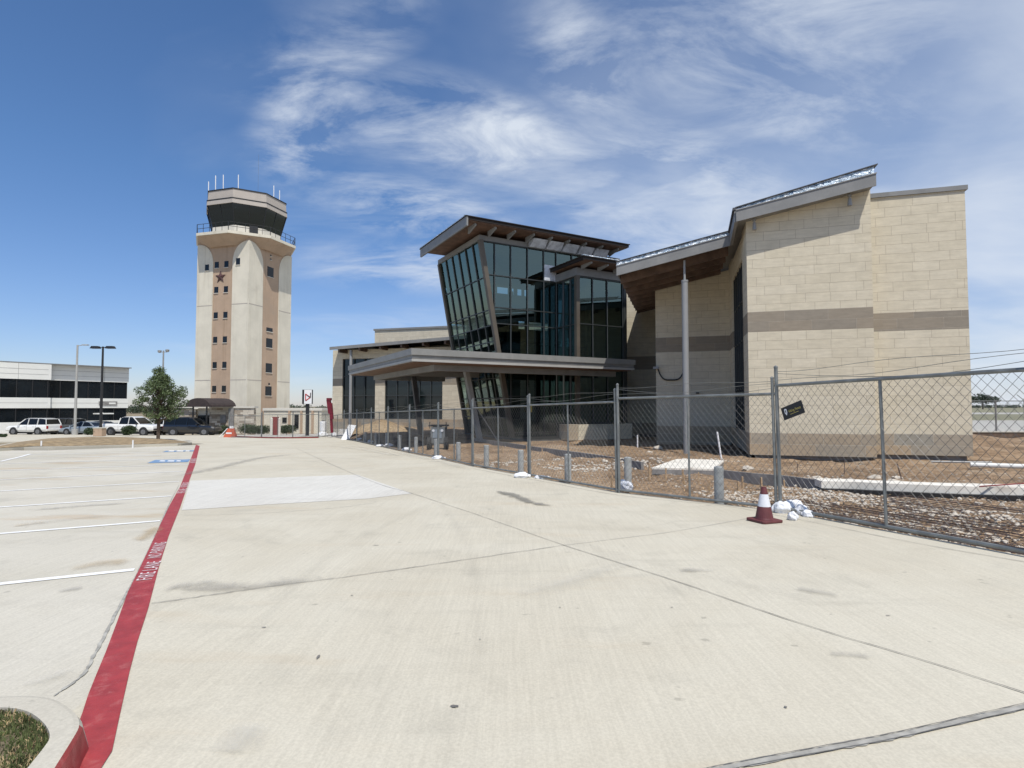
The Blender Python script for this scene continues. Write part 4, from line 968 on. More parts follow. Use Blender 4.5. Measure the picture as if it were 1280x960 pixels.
    for a0, a1, zt_ in ((-29.95, -26.5, 6.05), (-25.5, -19.8, 5.4)):
        wv = W(MB().fbox(FB, a0, a1, 46.2, 46.22, .45, zt_), 'window', 'dglass')
        mb = MB(); nn = 3 if a1-a0 < 4 else 5
        for k in range(nn+1): x = a0+.04+(a1-a0-.08)*k/nn; mb.fbox(FB, x-.04, x+.04, 46.08, 46.198, .451, zt_-.001)
        for z in (.5, 2.6, 4.4): mb.fbox(FB, a0+.05, a1-.05, 46.1, 46.194, z-.035, z+.035)
        W(mb, 'window_frame', 'mull', wv)
    W(MB().fbox(FB, -31, -29, 46.41, 60, -.5, 6.9), 'stone_wall', 'stone_far')
    W(MB().fbox(FB, -28.9, -10, 47, 60, -.5, 6.9), 'core_wall', 'form')
    rl = W(MB().fbox(FB, -30.35, -10, 44.62, 50, lambda a, b: zf(a, b)+.12+.06*(b-44.6), lambda a, b: zf(a, b)+.30+.06*(b-44.6)), 'roof', 'dark_roof')
    W(MB().fbox(FB, -30.4, -10, 44.55, 44.62, lambda a, b: zf(a, b)+.05, lambda a, b: zf(a, b)+.33), 'fascia', 'fascia', rl)
    for k in range(9): a = -29.6+2.1*k; W(MB().fbox(FB, a, a+.18, 44.7, 46.0, lambda a, b: zf(a, b)-.22, lambda a, b: zf(a, b)+.118), 'joist', 'wood', rl)
    W(MB().fbox(FB, -28.9, -10, 50.0, 60, 6.9, 9.2), 'upper_wall', 'stone_far')
    W(MB().fbox(FB, -29.0, -10, 49.9, 60, 9.202, 9.38), 'parapet_cap', 'fascia')
    W(MB().lathe([(.13, -.5), (.13, 6.75)], FB(-28.4, 44.95, 0), 12), 'column', 'gray_steel')
    return T
terminal()

# ------------------------------------------------------------ control tower
def tower():
    c = Vector((-35.45, 74, -1.65)); T = thing('control_tower', 'tall tan and cream stucco airport control tower with dark glass cab and railed balcony', 'tower', c)
    s = 7.9/2
    def F(a, b, z): return Vector((c.x, c.y, 0))+v2*a+v1*b+Vector((0, 0, z))       # faces: b=-s is the left (front) face, a=+s the right face
    W = lambda mb, nm, m, p=T, **k: mb.build(nm, M[m], p, True, **k)
    W(MB().fbox(F, -s, s, -s, s, -1.65, 22.6), 'shaft', 'tan')
    pw = 2.45; e = .07
    # corner pilasters with arched heads: quarter arch falling from the corner
    def pil(face, sgn):
        out = []
        n = 10
        prof = [(0, -1.6), (pw, -1.6), (pw, 19.6)]
        for i in range(1, n+1):
            t = math.pi/2*i/n; prof.append((pw*math.cos(t)**.8 if i < n else 0, 19.6+2.7*math.sin(t)))
        mb = MB(); k = len(prof)
        def P(d, z, o):
            if face == 'f': return F(sgn*(s+ (o if d == 0 else 0)) - sgn*d, -s-o, z)
            if face == 'r': return F(s+o, sgn*(s+(o if d == 0 else 0))-sgn*d, z)
            if face == 'l': return F(-s-o, sgn*s-sgn*d, z)
            return F(sgn*s-sgn*d, s+o, z)
        vs = [P(d, z, e) for d, z in prof]+[P(d, z, 0) for d, z in prof]
        mb.add(vs, [tuple(range(k)), tuple(range(2*k-1, k-1, -1))]+[(i, (i+1) % k, k+(i+1) % k, k+i) for i in range(k)])
        o = W(mb, 'pilaster', 'cream')
        mb = MB()
        for z in (4.9, 14.4):
            a, b = P(.02, z, e+.004), P(pw-.02, z, e+.004); mb.bar(a, b, .02, .09)
        W(mb, 'pilaster_joint', 'capgrey', o)
    for f in ('f', 'r', 'l', 'k'):
        for sg in (-1, 1): pil(f, sg)
    # flared soffit to the octagon balcony
    def octa(ap, z):
        R_ = ap/math.cos(math.pi/8); return [Vector((c.x, c.y, z))+v2*(R_*math.cos(t))+v1*(R_*math.sin(t)) for t in [math.pi/8+math.pi/4*i for i in range(8)]]
    def ring(a0, z0, a1, z1, cap=True):
        A, B = octa(a0, z0), octa(a1, z1); mb = MB()
        mb.add(A+B, [tuple(range(7, -1, -1)), tuple(range(8, 16))]+[(i, (i+1) % 8, 8+(i+1) % 8, 8+i) for i in range(8)]); return mb
    W(ring(4.3, 21.8, 5.7, 22.85), 'balcony_soffit', 'tan')
    bal = W(ring(5.85, 22.86, 5.85, 23.2), 'balcony', 'cream')
    rail = MB(); A = octa(5.75, 23.2)
    for i in range(8):
        a, b = A[i], A[(i+1) % 8]
        for z in (.55, 1.1): rail.tube(a+Vector((0, 0, z)), b+Vector((0, 0, z)), .03, 6)
        for t in (0, .2, .4, .6, .8): p = a.lerp(b, t); rail.tube(p, p+Vector((0, 0, 1.1)), .03 if t else .045, 6)
    W(rail, 'balcony_railing', 'black', bal)
    W(ring(4.05, 23.2, 4.05, 24.45), 'cab_wall', 'cream_lt')
    p0 = Vector((c.x, c.y, 0))-u1*4.12+u2*.55; W(MB().box((p0.x, p0.y, 23.95), (1.0, .1, 1.3), R(28.8)), 'cab_door', 'black')
    g = W(ring(4.0, 24.35, 4.66, 27.05), 'cab_glass', 'dglass')
    A, B = octa(4.03, 24.45), octa(4.69, 27.05)
    for i in range(8):
        W(MB().tube(A[i], B[i], .06, 6), 'cab_mullion', 'black', g)
        W(MB().tube(A[i].lerp(A[(i+1) % 8], .5), B[i].lerp(B[(i+1) % 8], .5), .035, 6), 'cab_mullion', 'black', g)
    rf = W(ring(4.78, 27.05, 4.74, 27.6), 'cab_roof', 'capgrey')
    W(ring(4.78, 27.61, 4.78, 27.72), 'roof_trim', 'black', rf)
    W(ring(4.66, 27.73, 4.60, 28.85), 'parapet', 'capgrey', rf)
    W(ring(4.68, 28.86, 4.68, 28.97), 'parapet_cap', 'black', rf)
    for px, top, bot in ((260.8, 227, 236), (269.6, 219.5, 233), (279.2, 218.5, 232), (298, 218.5, 233), (342.3, 232, 244), (349.5, 238, 248)):
        Y = 71.5 if px < 310 else 74.5
        a = P3(px, bot+2, Y); b = P3(px, top, Y); W(MB().tube((a.x, a.y, 28.8), b, .055, 6), 'antenna', 'signwhite', rf)
    a = P3(322.5, 240, 73); W(MB().tube((a.x, a.y, 28.8), (a.x, a.y, 35), .012, 4), 'antenna', 'galv', rf)
    a = P3(337, 236.5, 74); W(MB().box((a.x, a.y, 29.3), (.5, .3, .25)).tube((a.x, a.y, 28.8), (a.x, a.y, 29.3), .04), 'camera_unit', 'signwhite', rf)
    # windows
    def win(face, d, z, w_, h_):
        mb = MB()
        if face == 'f': mb.fbox(F, d-w_/2, d+w_/2, -s-.085 if abs(d) > 1.5 else -s-.03, -s+.05, z-h_/2, z+h_/2)
        else: mb.fbox(F, s-.05, s+.03, d-w_/2, d+w_/2, z-h_/2, z+h_/2)
        wn_ = W(mb, 'window', 'dglass2'); o_ = .11 if (face == 'f' and abs(d) > 1.5) else .055
        sm = MB()
        if face == 'f': sm.fbox(F, d-w_/2-.05, d+w_/2+.05, -s-o_-.03, -s-o_+.03, z-h_/2-.08, z-h_/2-.01)
        else: sm.fbox(F, s+.035, s+.09, d-w_/2-.05, d+w_/2+.05, z-h_/2-.08, z-h_/2-.01)
        W(sm, 'sill', 'cream_lt', wn_)
    for z in (19.55, 16.35, 13.1, 10.0, 6.8, 3.8):
        for d in (-.98, .52): win('f', d, z, .62, .78)
    win('f', -2.45, 19.3, .62, .78); win('f', 2.35, 19.75, .62, .85)
    for z, h in ((19.2, 1.3), (11.6, .5), (9.85, 1.2), (6.6, 1.2), (3.6, 1.2)): win('r', -.1, z, 1.15, h)
    win('r', 0.0, 4.5, .25, .3)
    for z in (20.9, 21.4): win('r', -.1, z, .25, .18)
    # star
    mb = MB(); cc = F(-.35, -s-.04, 17.95); k = []
    for i in range(10):
        rr = .85 if i % 2 == 0 else .36; t = math.pi/2+math.pi*i/5; k.append(cc+v2*(rr*math.cos(t))+Vector((0, 0, rr*math.sin(t))))
    cen = cc-v1*.16
    mb.add(k+[cen], [(i, (i+1) % 10, 10) for i in range(10)]); W(mb, 'star', 'star')
    # conduit by the window
    return T
tower()

# low stone service wall, entrance awning and pale annex
def annex():
    Y = 62.5
    a = P3(244, 536, Y); b = P3(317, 536, Y)
    T = thing('stone_annex', 'low rough ledge-stone annex wall with a louvred vent at the tower foot', 'wall', (a.x, a.y, -1.6))
    W = lambda mb, nm, m, p=T, **k: mb.build(nm, M[m], p, True, **k)
    W(MB().fbox(lambda x, y, z: Vector((x, y, z)), P3(262, 510, Y).x, b.x, Y, Y+.5, -1.6, 1.42), 'wall', 'rubble_stone')
    W(MB().fbox(lambda x, y, z: Vector((x, y, z)), P3(218, 510, Y).x, P3(243, 510, Y).x, Y+.3, Y+.8, -1.6, 1.3), 'wall', 'rubble_stone')
    W(MB().fbox(lambda x, y, z: Vector((x, y, z)), P3(218, 510, Y).x, b.x+.1, Y-.12, Y+.9, 1.422, 1.6), 'coping', 'cream_lt')
    x = P3(290, 520, Y).x; W(MB().box((x, Y-.12, -.1), (.55, .22, 3.0)), 'vent_pier', 'form')
    x = P3(279, 521, Y).x; W(MB().box((x, Y-.03, .2), (.62, .08, .85)), 'louvre', 'form')
    x0 = P3(243.5, 520, Y).x; x1 = P3(261.5, 520, Y).x
    W(MB().box(((x0+x1)/2, Y+.6, -.5), (x1-x0, .1, 2.2)), 'gate', 'dglass2'); W(MB().box(((x0+x1)/2, Y+.7, 1.0), (x1-x0, .1, .8)), 'gate_panel', 'cream_lt')
    # barrel awning in front
    xl, xr = P3(237, 505, 61).x, P3(286, 505, 61).x
    AW = thing('barrel_awning', 'dark brown arched fabric awning over the tower entrance gate', 'awning', ((xl+xr)/2, 61.0, -1.6))
    mb = MB(); n = 14
    ax = (Vector((1, .28, 0))).normalized()
    def pt(i, t, dy):
        an = math.pi*i/n; xx = xl+1.0*0+(1-math.cos(an))/2*(xr-xl)*.62+t*(xr-xl)*.38
        return Vector((xx, 60.2+dy+t*2.4, 1.55+.95*math.sin(an)))
    for i in range(n): mb.quad(pt(i, 0, 0), pt(i+1, 0, 0), pt(i+1, 1, 0), pt(i, 1, 0))
    mb.quad(*[pt(i, 0, 0) for i in range(n+1)]); mb.quad(*[pt(i, 1, 0) for i in range(n, -1, -1)])
    mb.build('awning_cover', M['awning'], AW, True)
    pm = MB()
    for px in (241.5, 258.5): a = P3(px, 510, 60.4); pm.tube((a.x, 60.4, -1.6), (a.x, 60.4, 1.56), .09, 8)
    pm.build('awning_posts', M['black'], AW, True)
    # pale annex to the right with shallow pilasters
    Y2 = 66
    B_ = thing('service_building', 'low pale service building with flat roof right of the control tower', 'building', (P3(380, 520, Y2).x, Y2, -1.6))
    xa, xb = P3(330, 511, Y2).x, P3(402, 511, Y2).x; E_ = lambda x, y, z: Vector((x, y, z))
    MB().fbox(E_, xa, xb, Y2, Y2+7, -1.6, 1.1).build('wall', M['cream'], B_, True)
    MB().fbox(E_, xa-.1, xb+.1, Y2-.12, Y2+7.1, 1.102, 1.4).build('roof_band', M['cream_lt'], B_, True)
    for px, w_, z0, z1 in ((371, .5, -1.0, .7), (385, .35, -1.3, .3), (356, .5, -.3, .3)):
        x = P3(px, 515, Y2).x; MB().box((x, Y2-.03, (z0+z1)/2), (w_, .1, z1-z0)).build('window', M['dglass2'], B_, True)
    for px in (362, 377, 391): x = P3(px, 515, Y2).x; MB().box((x, Y2-.08, -.25), (.25, .16, 2.7)).build('pilaster', M['tan'], B_, True)
    # brown utility cabinet and white drum by the fence
    x = P3(394+12, 520, 60)
annex()

# ------------------------------------------------------------ white office building
def office():
    A = Vector((-54.8, 80, 0)); d = Vector((-7.7, -11.6, 0)).normalized(); n = Vector((d.y, -d.x, 0))
    if n.x > 0 and False: n = -n
    nb = Vector((-d.y, d.x, 0))         # pointing to the back (away from viewer)
    if nb.y < 0: nb = -nb
    T = thing('office_building', 'two storey white panelled office building with dark ribbon windows', 'building', (A.x, A.y, -1.7))
    F = lambda s_, t, z: A+d*s_+nb*t+Vector((0, 0, z))
    W = lambda mb, nm, m, p=T, **k: mb.build(nm, M[m], p, True, **k)
    for z0, z1 in ((-1.8, -.35), (1.38, 2.7), (5.0, 7.0)):
        W(MB().fbox(F, 0, 9.5, 0, .3, z0, z1).fbox(F, 9.5, 30, -.8, -.5, z0, z1).fbox(F, 9.2, 9.5, -.8, 0, z0, z1).fbox(F, 0, .3, .3, 16, z0, z1), 'panel_band', 'offwhite')
    jm = MB()
    for z in (5.65, 6.3, 2.05): jm.fbox(F, 0, 9.2, -.012, -.002, z-.02, z+.02).fbox(F, 9.5, 30, -.812, -.802, z-.02, z+.02)
    for s_ in (3, 6.2, 12.5, 16): jm.fbox(F, s_-.02, s_+.02, -.012 if s_ < 9.3 else -.812, -.002 if s_ < 9.3 else -.802, 5.02, 6.98)
    W(jm, 'panel_joint', 'fascia_lt')
    for z0, z1 in ((-.35, 1.38), (2.7, 5.0)):
        wv = W(MB().fbox(F, .12, 9.3, .15, .2, z0, z1).fbox(F, 9.3, 30, -.65, -.6, z0, z1).fbox(F, .15, .2, .2, 16, z0, z1), 'ribbon_window', 'dglass2')
        for k in range(19):
            s_ = .2+1.55*k; t = .12 if s_ < 9.3 else -.68
            W(MB().fbox(F, s_-.05, s_+.05, t-.04, t+.02, z0+.001, z1-.001), 'mullion', 'black', wv)
    W(MB().fbox(F, .0, 30, -.82, 16, 7.002, 7.12), 'roof_edge', 'fascia')
    W(MB().fbox(F, .5, 29.8, .5, 15.5, -1.7, 6.8), 'core_wall', 'interior')
    sg = W(MB().fbox(F, 1.4, 3.6, -.08, -.003, 1.75, 2.3), 'wall_sign', 'form')
    W(MB().fbox(F, 1.6, 2.4, -.1, -.082, 1.9, 2.15), 'sign_mark', 'offwhite', sg)
    # entrance light shelf
    W(MB().fbox(F, 2.6, 4.6, -2.2, -1.0, .55, .7).tube(F(3.6, -1.6, .62), F(3.6, -.4, 1.2), .03), 'entrance_shelf', 'offwhite')
office()

# ------------------------------------------------------------ vehicles
def vehicle(kind, name, label, cat, loc, heading, paint, group):
    T = thing(name, label, cat, loc, 0, group)
    # local frame: x forward, y left, z up; heading is the bearing clockwise from +Y
    rz = math.pi/2-heading
    T.rotation_euler = (0, 0, rz)
    spec = dict(
        suv=dict(L=5.0, Wd=1.95, base=.42, wheel=.39, fx=1.50, rx=-1.5, belt=1.12,
                 body=[(-2.48, .55, .98), (-2.44, .42, 1.16), (-1.0, .36, 1.15), (.75, .36, 1.13), (1.0, .36, 1.10), (2.15, .38, 1.0), (2.42, .44, .86), (2.5, .5, .72)],
                 cab=[(-2.40, 1.14, .86), (-2.22, 1.72, .74), (-1.6, 1.80, .72), (-.2, 1.82, .73), (.30, 1.74, .73), (1.05, 1.12, .84)]),
        sedan=dict(L=4.7, Wd=1.82, base=.3, wheel=.32, fx=1.40, rx=-1.38, belt=.92,
                   body=[(-2.35, .42, .86), (-2.2, .3, .98), (-1.5, .25, .98), (.8, .25, .93), (1.5, .26, .86), (2.1, .3, .74), (2.35, .36, .58)],
                   cab=[(-1.75, .95, .78), (-1.05, 1.34, .62), (-.6, 1.42, .60), (.1, 1.42, .60), (.35, 1.36, .62), (1.15, .90, .78)]),
        pickup=dict(L=5.8, Wd=2.0, base=.5, wheel=.41, fx=1.85, rx=-1.75, belt=1.18,
                    body=[(-2.9, .6, 1.22), (-2.85, .5, 1.24), (-1.0, .45, 1.24), (-.95, .45, 1.20), (.9, .45, 1.18), (1.2, .45, 1.20), (2.5, .48, 1.12), (2.85, .52, .98), (2.9, .6, .8)],
                    cab=[(-.98, 1.2, .86), (-.86, 1.80, .74), (-.5, 1.90, .72), (.3, 1.90, .72), (.55, 1.82, .73), (1.35, 1.17, .86)]))[kind]
    hw = spec['Wd']/2; body = spec['body']; mb = MB(); rings = []
    # lower body loft: rounded hexagonal section
    for x, zb, zt in body:
        e = .96 if x in (body[0][0], body[-1][0]) else 1.0
        h = hw*e; r = [(-h*.90, zb), (-h, zb+(zt-zb)*.28), (-h*1.0, zb+(zt-zb)*.72), (-h*.93, zt-.02), (-h*.7, zt+.01), (h*.7, zt+.01), (h*.93, zt-.02), (h, zb+(zt-zb)*.72), (h, zb+(zt-zb)*.28), (h*.90, zb)]
        rings.append([Vector((x, y, z)) for y, z in r])
    k = len(rings[0])
    for a, b in zip(rings, rings[1:]):
        for i in range(k): mb.quad(a[i], b[i], b[(i+1) % k], a[(i+1) % k])
    mb.quad(*rings[0]); mb.quad(*rings[-1][::-1])
    if kind == 'pickup':   # open bed: dark inset floor drawn as a recess liner
        pass
    B_ = mb.build('body', M[paint], T, smooth=False, bevel=.03)
    # greenhouse: roof and pillars in body paint, glass set in between
    cab = spec['cab']; gl = MB(); rf = MB(); pil = MB(); R2 = []
    for x, z, f in cab: R2.append((x, z, hw*f))
    zb = spec['belt']-.02
    def side(x): # half width at belt
        return hw*.90
    lo = [(x, zb if i not in (0, len(cab)-1) else z-.02) for i, (x, z, f) in enumerate(R2)]
    # glass hull
    V = []
    for i, (x, z, h) in enumerate(R2):
        V.append([Vector((x, -side(x), min(z, zb))), Vector((x, -h, z)), Vector((x, h, z)), Vector((x, side(x), min(z, zb)))])
    for a, b in zip(V, V[1:]):
        for i in range(3): gl.quad(a[i], b[i], b[i+1], a[i+1])
    gl.quad(*V[0]); gl.quad(*V[-1][::-1])
    gl.build('windows', M['cglass'], T)
    for (x0, z0, h0), (x1, z1, h1) in zip(R2[1:-1], R2[2:-1]):
        rf.hexa([Vector((x0, -h0-.02, z0-.05)), Vector((x0, h0+.02, z0-.05)), Vector((x1, h1+.02, z1-.05)), Vector((x1, -h1-.02, z1-.05)),
                 Vector((x0, -h0+.06, z0+.035)), Vector((x0, h0-.06, z0+.035)), Vector((x1, h1-.06, z1+.035)), Vector((x1, -h1+.06, z1+.035))])
    rf.build('roof', M[paint], T, bevel=.02)
    for s_ in (-1, 1):
        def pl(x0, z0, h0, x1, z1, h1, w_=.09): pil.bar(Vector((x0, s_*(h0+.004), z0)), Vector((x1, s_*(h1+.004), z1)), .05, w_)
        x0, z0, h0 = R2[0]; x1, z1, h1 = R2[1]; pl(x0, z0, hw*.89, x1, z1, h1, .14)
        x0, z0, h0 = R2[-1]; x1, z1, h1 = R2[-2]; pl(x0, z0, hw*.89, x1, z1, h1, .08)
        for xm in ({'suv': (-1.35, -.2), 'sedan': (-.35,), 'pickup': (.1,)}[kind]): pl(xm, zb, hw*.9, xm, R2[3][1]-.02, R2[3][2], .10 if kind != 'suv' else .13)
    pil.build('pillars', M[paint], T)
    # wheels with arches
    for x in (spec['fx'], spec['rx']):
        for s_ in (-1, 1):
            r = spec['wheel']
            MB().lathe([(r+.07, -.02), (r+.07, .02)], (0, 0, 0), 20).build('tmp', M['black']) if False else None
            ar = MB().tube((x, s_*(hw-.14), r+.02), (x, s_*(hw+.006), r+.02), r+.075, 22).build('wheel_arch', M['black'], T)
            wh = MB().tube((x, s_*(hw-.24), r), (x, s_*(hw+.015), r), r, 22).build('wheel', M['tyre'], T, bevel=.03)
            rm = MB().tube((x, s_*(hw+.004), r), (x, s_*(hw+.024), r), r*.62, 18)
            for q in range(5):
                t = 2*math.pi*q/5; rm.bar((x, s_*(hw+.028), r), (x+math.cos(t)*r*.58, s_*(hw+.028), r+math.sin(t)*r*.58), .02, .06)
            rm.build('rim', M['chrome'], wh)
    xf, xr_ = body[-1][0], body[0][0]; zf = body[-1][2]; zr = body[0][2]
    for s_ in (-1, 1):
        MB().box((xf-.10, s_*(hw-.30), zf-.06 if kind != 'pickup' else zf+.05), (.16, .42, .16)).build('headlight', M['lamp_clear'], T, bevel=.02)
        MB().box((xr_+.02, s_*(hw-.17), zr-.14), (.10, .22 if kind != 'sedan' else .4, .34 if kind != 'sedan' else .14)).build('tail_light', M['lamp_red'], T, bevel=.02)
        MB().box((R2[-1][0]-.25, s_*(hw+.07), zb+.06), (.14, .2, .15)).build('mirror', M[paint if kind != 'pickup' else 'black'], T, bevel=.03)
        dm = MB()
        for xm in ({'suv': (-1.2, -.1, 1.0), 'sedan': (-1.1, -.15, .9), 'pickup': (-.95, .12, 1.15)}[kind]): dm.box((xm, s_*(hw+.001), zb-.32), (.015, .012, .55))
        dm.build('door_seam', M['black'], T)
        hm = MB()
        for xm in ({'suv': (-.95, .1), 'sedan': (-.9, .05), 'pickup': (-.7, .3)}[kind]): hm.box((xm, s_*(hw+.012), zb-.14), (.18, .03, .035))
        hm.build('door_handle', M[paint], T)
    MB().box((xf-.01, 0, zf-.14 if kind != 'pickup' else zf+.02), (.06, hw*.9, .2)).build('grille', M['black'], T)
    MB().box((xf-.02, 0, body[-1][1]+.05), (.14, hw*1.86, .2)).build('front_bumper', M[paint if kind != 'pickup' else 'chrome'], T, bevel=.03)
    MB().box((xr_+.02, 0, body[0][1]+.02), (.16, hw*1.86, .2)).build('rear_bumper', M[paint if kind != 'pickup' else 'chrome'], T, bevel=.03)
    MB().box((xr_-.035, 0, zr-.25), (.02, .34, .14)).build('number_plate', M['signwhite'], T)
    if kind == 'pickup':
        MB().box((-1.92, 0, 1.245), (1.75, hw*1.62, .03)).build('bed_liner', M['black'], T)
    if kind == 'suv':
        rr = MB()
        for s_ in (-1, 1): rr.tube((-1.9, s_*.62, 1.88), (.1, s_*.62, 1.89), .022, 6)
        rr.build('roof_rack', M['black'], T)
    MB().box((0, 0, .30), (spec['L']*.9, hw*1.6, .22)).build('underbody', M['black'], T)
    return T
def place(px, Y): x = (px-640)/700*Y; return (x, Y, gz(x, Y)-.025)
grp = 'vehicles parked along the far street'
vehicle('suv', 'parked_suv', 'white SUV seen from behind its left side, leftmost vehicle in the far row', 'suv', place(44, 62), R(-83), 'p_white', grp)
vehicle('suv', 'parked_suv', 'dark charcoal SUV half hidden between the white SUV and the grey sedan', 'suv', place(80, 66), R(-78), 'p_dark', grp)
vehicle('sedan', 'parked_car', 'blue-grey sedan in front of the lamp poles, pointing left', 'car', place(108, 62), R(-84), 'p_silver', grp)
vehicle('sedan', 'parked_car', 'dark grey sedan parked just behind the blue-grey sedan', 'car', place(124, 68.5), R(-84), 'p_grey', grp)
vehicle('pickup', 'parked_pickup', 'white crew cab pickup truck behind the young tree', 'pickup truck', place(169, 57.5), R(97), 'p_white', grp)
vehicle('suv', 'parked_suv', 'white SUV showing its tail just right of the white pickup', 'suv', place(203, 60.5), R(-55), 'p_white', grp)
vehicle('suv', 'parked_suv', 'black SUV parked in front of the arched awning', 'suv', place(242, 58), R(84), 'p_black', grp)

# ------------------------------------------------------------ lamps and signs
def pole_lamp(px, ytop, Y, label, style, m):
    x = (px-640)/700*Y; zt = H+(508-ytop)*Y/700; zb = gz(x, Y)-.03
    T = thing('street_lamp', label, 'street lamp', (x, Y, zb))
    W = lambda mb, nm, mm, p=T: mb.build(nm, M[mm], p, True)
    W(MB().lathe([(.28, zb), (.28, zb+.6), (.13, zb+.62), (.13, zb+2), (.085, zt)], (x, Y, 0), 10), 'pole', m)
    if style == 'arm':
        W(MB().tube((x, Y, zt-.1), (x+.75, Y, zt+.02), .04), 'arm', m); W(MB().box((x+.85, Y, zt), (.6, .3, .1)), 'lamp_head', 'fascia_lt')
    elif style == 'double':
        W(MB().tube((x-.6, Y, zt-.08), (x+.6, Y, zt-.08), .04), 'arm', m)
        for s_ in (-1, 1): W(MB().hexa([Vector((x+s_*.75+a, Y+b, zt+c)) for a, b, c in ((-.42, -.25, -.2), (.42, -.25, -.2), (.42, .25, -.2), (-.42, .25, -.2), (-.3, -.2, .04), (.3, -.2, .04), (.3, .2, .04), (-.3, .2, .04))]), 'lamp_head', 'black')
    else:
        W(MB().tube((x-.45, Y, zt-.2), (x+.45, Y, zt-.2), .035), 'arm', m)
        for s_, dz in ((-1, -.05), (1, .05)): W(MB().lathe([(.08, -.25), (.2, -.2), (.24, .05), (.05, .12)], (x+s_*.5, Y, zt+dz), 12), 'lamp_head', 'gray_steel')
pole_lamp(95, 431, 60, 'grey single-arm street lamp in front of the white office building', 'arm', 'fascia_lt')
pole_lamp(127, 433, 56, 'dark street lamp with two shoebox heads in front of the office building', 'double', 'black')
pole_lamp(203, 438, 72, 'grey lamp pole with twin floodlights rising behind the young tree', 'twin', 'gray_steel')

def tower_sign():
    Y = 55; a = P3(376.5, 487, Y); b = P3(388, 505, Y)
    T = thing('pole_sign', 'white square box sign with a red and black emblem on a dark post', 'sign', ((a.x+b.x)/2, Y, gz(0, Y)))
    x0, x1, z1, z0 = a.x, b.x, a.z, b.z
    MB().box(((x0+x1)/2+.1, Y+.2, (z0+z1)/2), (x1-x0+.02, .3, z1-z0)).build('sign_box', M['black'], T, True)
    MB().box(((x0+x1)/2+.2, Y+.04, (z0+z1)/2), (x1-x0-.18, .02, z1-z0-.04)).build('sign_face', M['signwhite'], T, True)
    xc, zc = (x0+x1)/2+.2, (z0+z1)/2; y = Y+.015
    MB().bar((xc-.24, y, zc+.28), (xc+.22, y, zc-.05), .02, .09).bar((xc-.22, y, zc-.38), (xc+.24, y, zc-.05), .02, .09).bar((xc-.24, y, zc+.28), (xc-.22, y, zc-.38), .02, .08).build('emblem', M['signred'], T, True)
    MB().bar((xc+.26, y-.004, zc+.40), (xc+.24, y-.004, zc-.1), .02, .08).bar((xc-.05, y-.004, zc+.12), (xc+.26, y-.004, zc-.05), .02, .07).build('emblem_stroke', M['black'], T, True)
    MB().box(((x0+x1)/2+.1, Y+.25, (z0+gz(0, Y))/2), (.3, .2, z0-gz(0, Y))).build('post', M['black'], T, True)
tower_sign()
def red_machine():
    Y = 47; c = P3(412, 545, Y); T = thing('boom_lift', 'deep red folded boom machine at the left corner of the terminal', 'lift', (c.x, Y, gz(c.x, Y)))
    p = lambda px, py: P3(px, py, Y)
    MB().bar(p(415.0, 541), p(413.5, 512), .14, .2).build('mast', M['deepred'], T, True)
    MB().bar(p(413.2, 517), p(410.8, 500), .28, .3).bar(p(414.8, 524), p(413.2, 504), .24, .25).build('boom', M['deepred'], T, True)
    MB().box(p(411.5, 499), (.35, .35, .2)).build('boom_head', M['deepred'], T, True)
red_machine()

# ------------------------------------------------------------ trees and shrubs
def leaves(mb, c, rad, n, size, rnd, squash=1.0, hollow=.35):
    for _ in range(n):
        while True:
            p = Vector((rnd.uniform(-1, 1), rnd.uniform(-1, 1), rnd.uniform(-1, 1)))
            if hollow < p.length < 1: break
        p = Vector((p.x*rad[0], p.y*rad[1], p.z*rad[2]))+Vector(c)
        a = Vector((rnd.gauss(0, 1), rnd.gauss(0, 1), rnd.gauss(0, 1))).normalized(); b = a.orthogonal().normalized(); s_ = size*rnd.uniform(.6, 1.4)
        d = a.cross(b)
        mb.add([p-b*s_, p-d*s_*.45, p+b*s_, p+d*s_*.45], [(0, 1, 2, 3)])
def young_tree():
    b = G(198, 553); rnd = random.Random(5)
    T = thing('young_tree', 'young live oak with a full round crown on the dry grass island', 'tree', (b.x, b.y, gz(b.x, b.y)+.2))
    sc = b.y/700
    zc = H+(508-500)*sc; ht = H+(508-458)*sc; zb = b.z+.2
    MB().tube((b.x, b.y, zb), (b.x+.03, b.y, zb+1.5), .085, 8, .06).tube((b.x-.09, b.y, zb), (b.x-.07, b.y, zb+1.4), .05, 7, .035).build('trunk', M['bark'], T, True)
    br = MB(); lv = MB(); R_ = 25.5*sc; Ht = (ht-(zb+1.2))
    br.tube((b.x+.03, b.y, zb+1.5), (b.x+.02, b.y, ht-.6), .06, 6, .015)
    for i in range(115):
        t = rnd.random()**.85; z = zb+1.15+t*(Ht-.3); prof = (math.sin(math.pi*min(1, (t*.80+.20)))**.75); rr = R_*prof*rnd.uniform(.35, 1.12)*(1 if t < .8 else .8)
        an = rnd.uniform(0, 6.283); p = Vector((b.x+rr*math.cos(an), b.y+rr*math.sin(an), z+rnd.uniform(-.1, .25)))
        st = Vector((b.x, b.y, zb+1.0+max(0, (z-zb-1.2))*.6)); br.tube(st, p, .022, 4, .008)
        s_ = rnd.uniform(.18, .38); leaves(lv, p, (s_, s_, s_*.8), int(120*s_/.35), .055, rnd, hollow=.1)
        if i % 3 == 0: leaves(lv, p.lerp(Vector((b.x, b.y, z)), .45), (.34, .34, .3), 55, .048, rnd, hollow=.1)
    br.build('branches', M['bark'], T, True); lv.build('crown', M['leaf'], T, True)
young_tree()
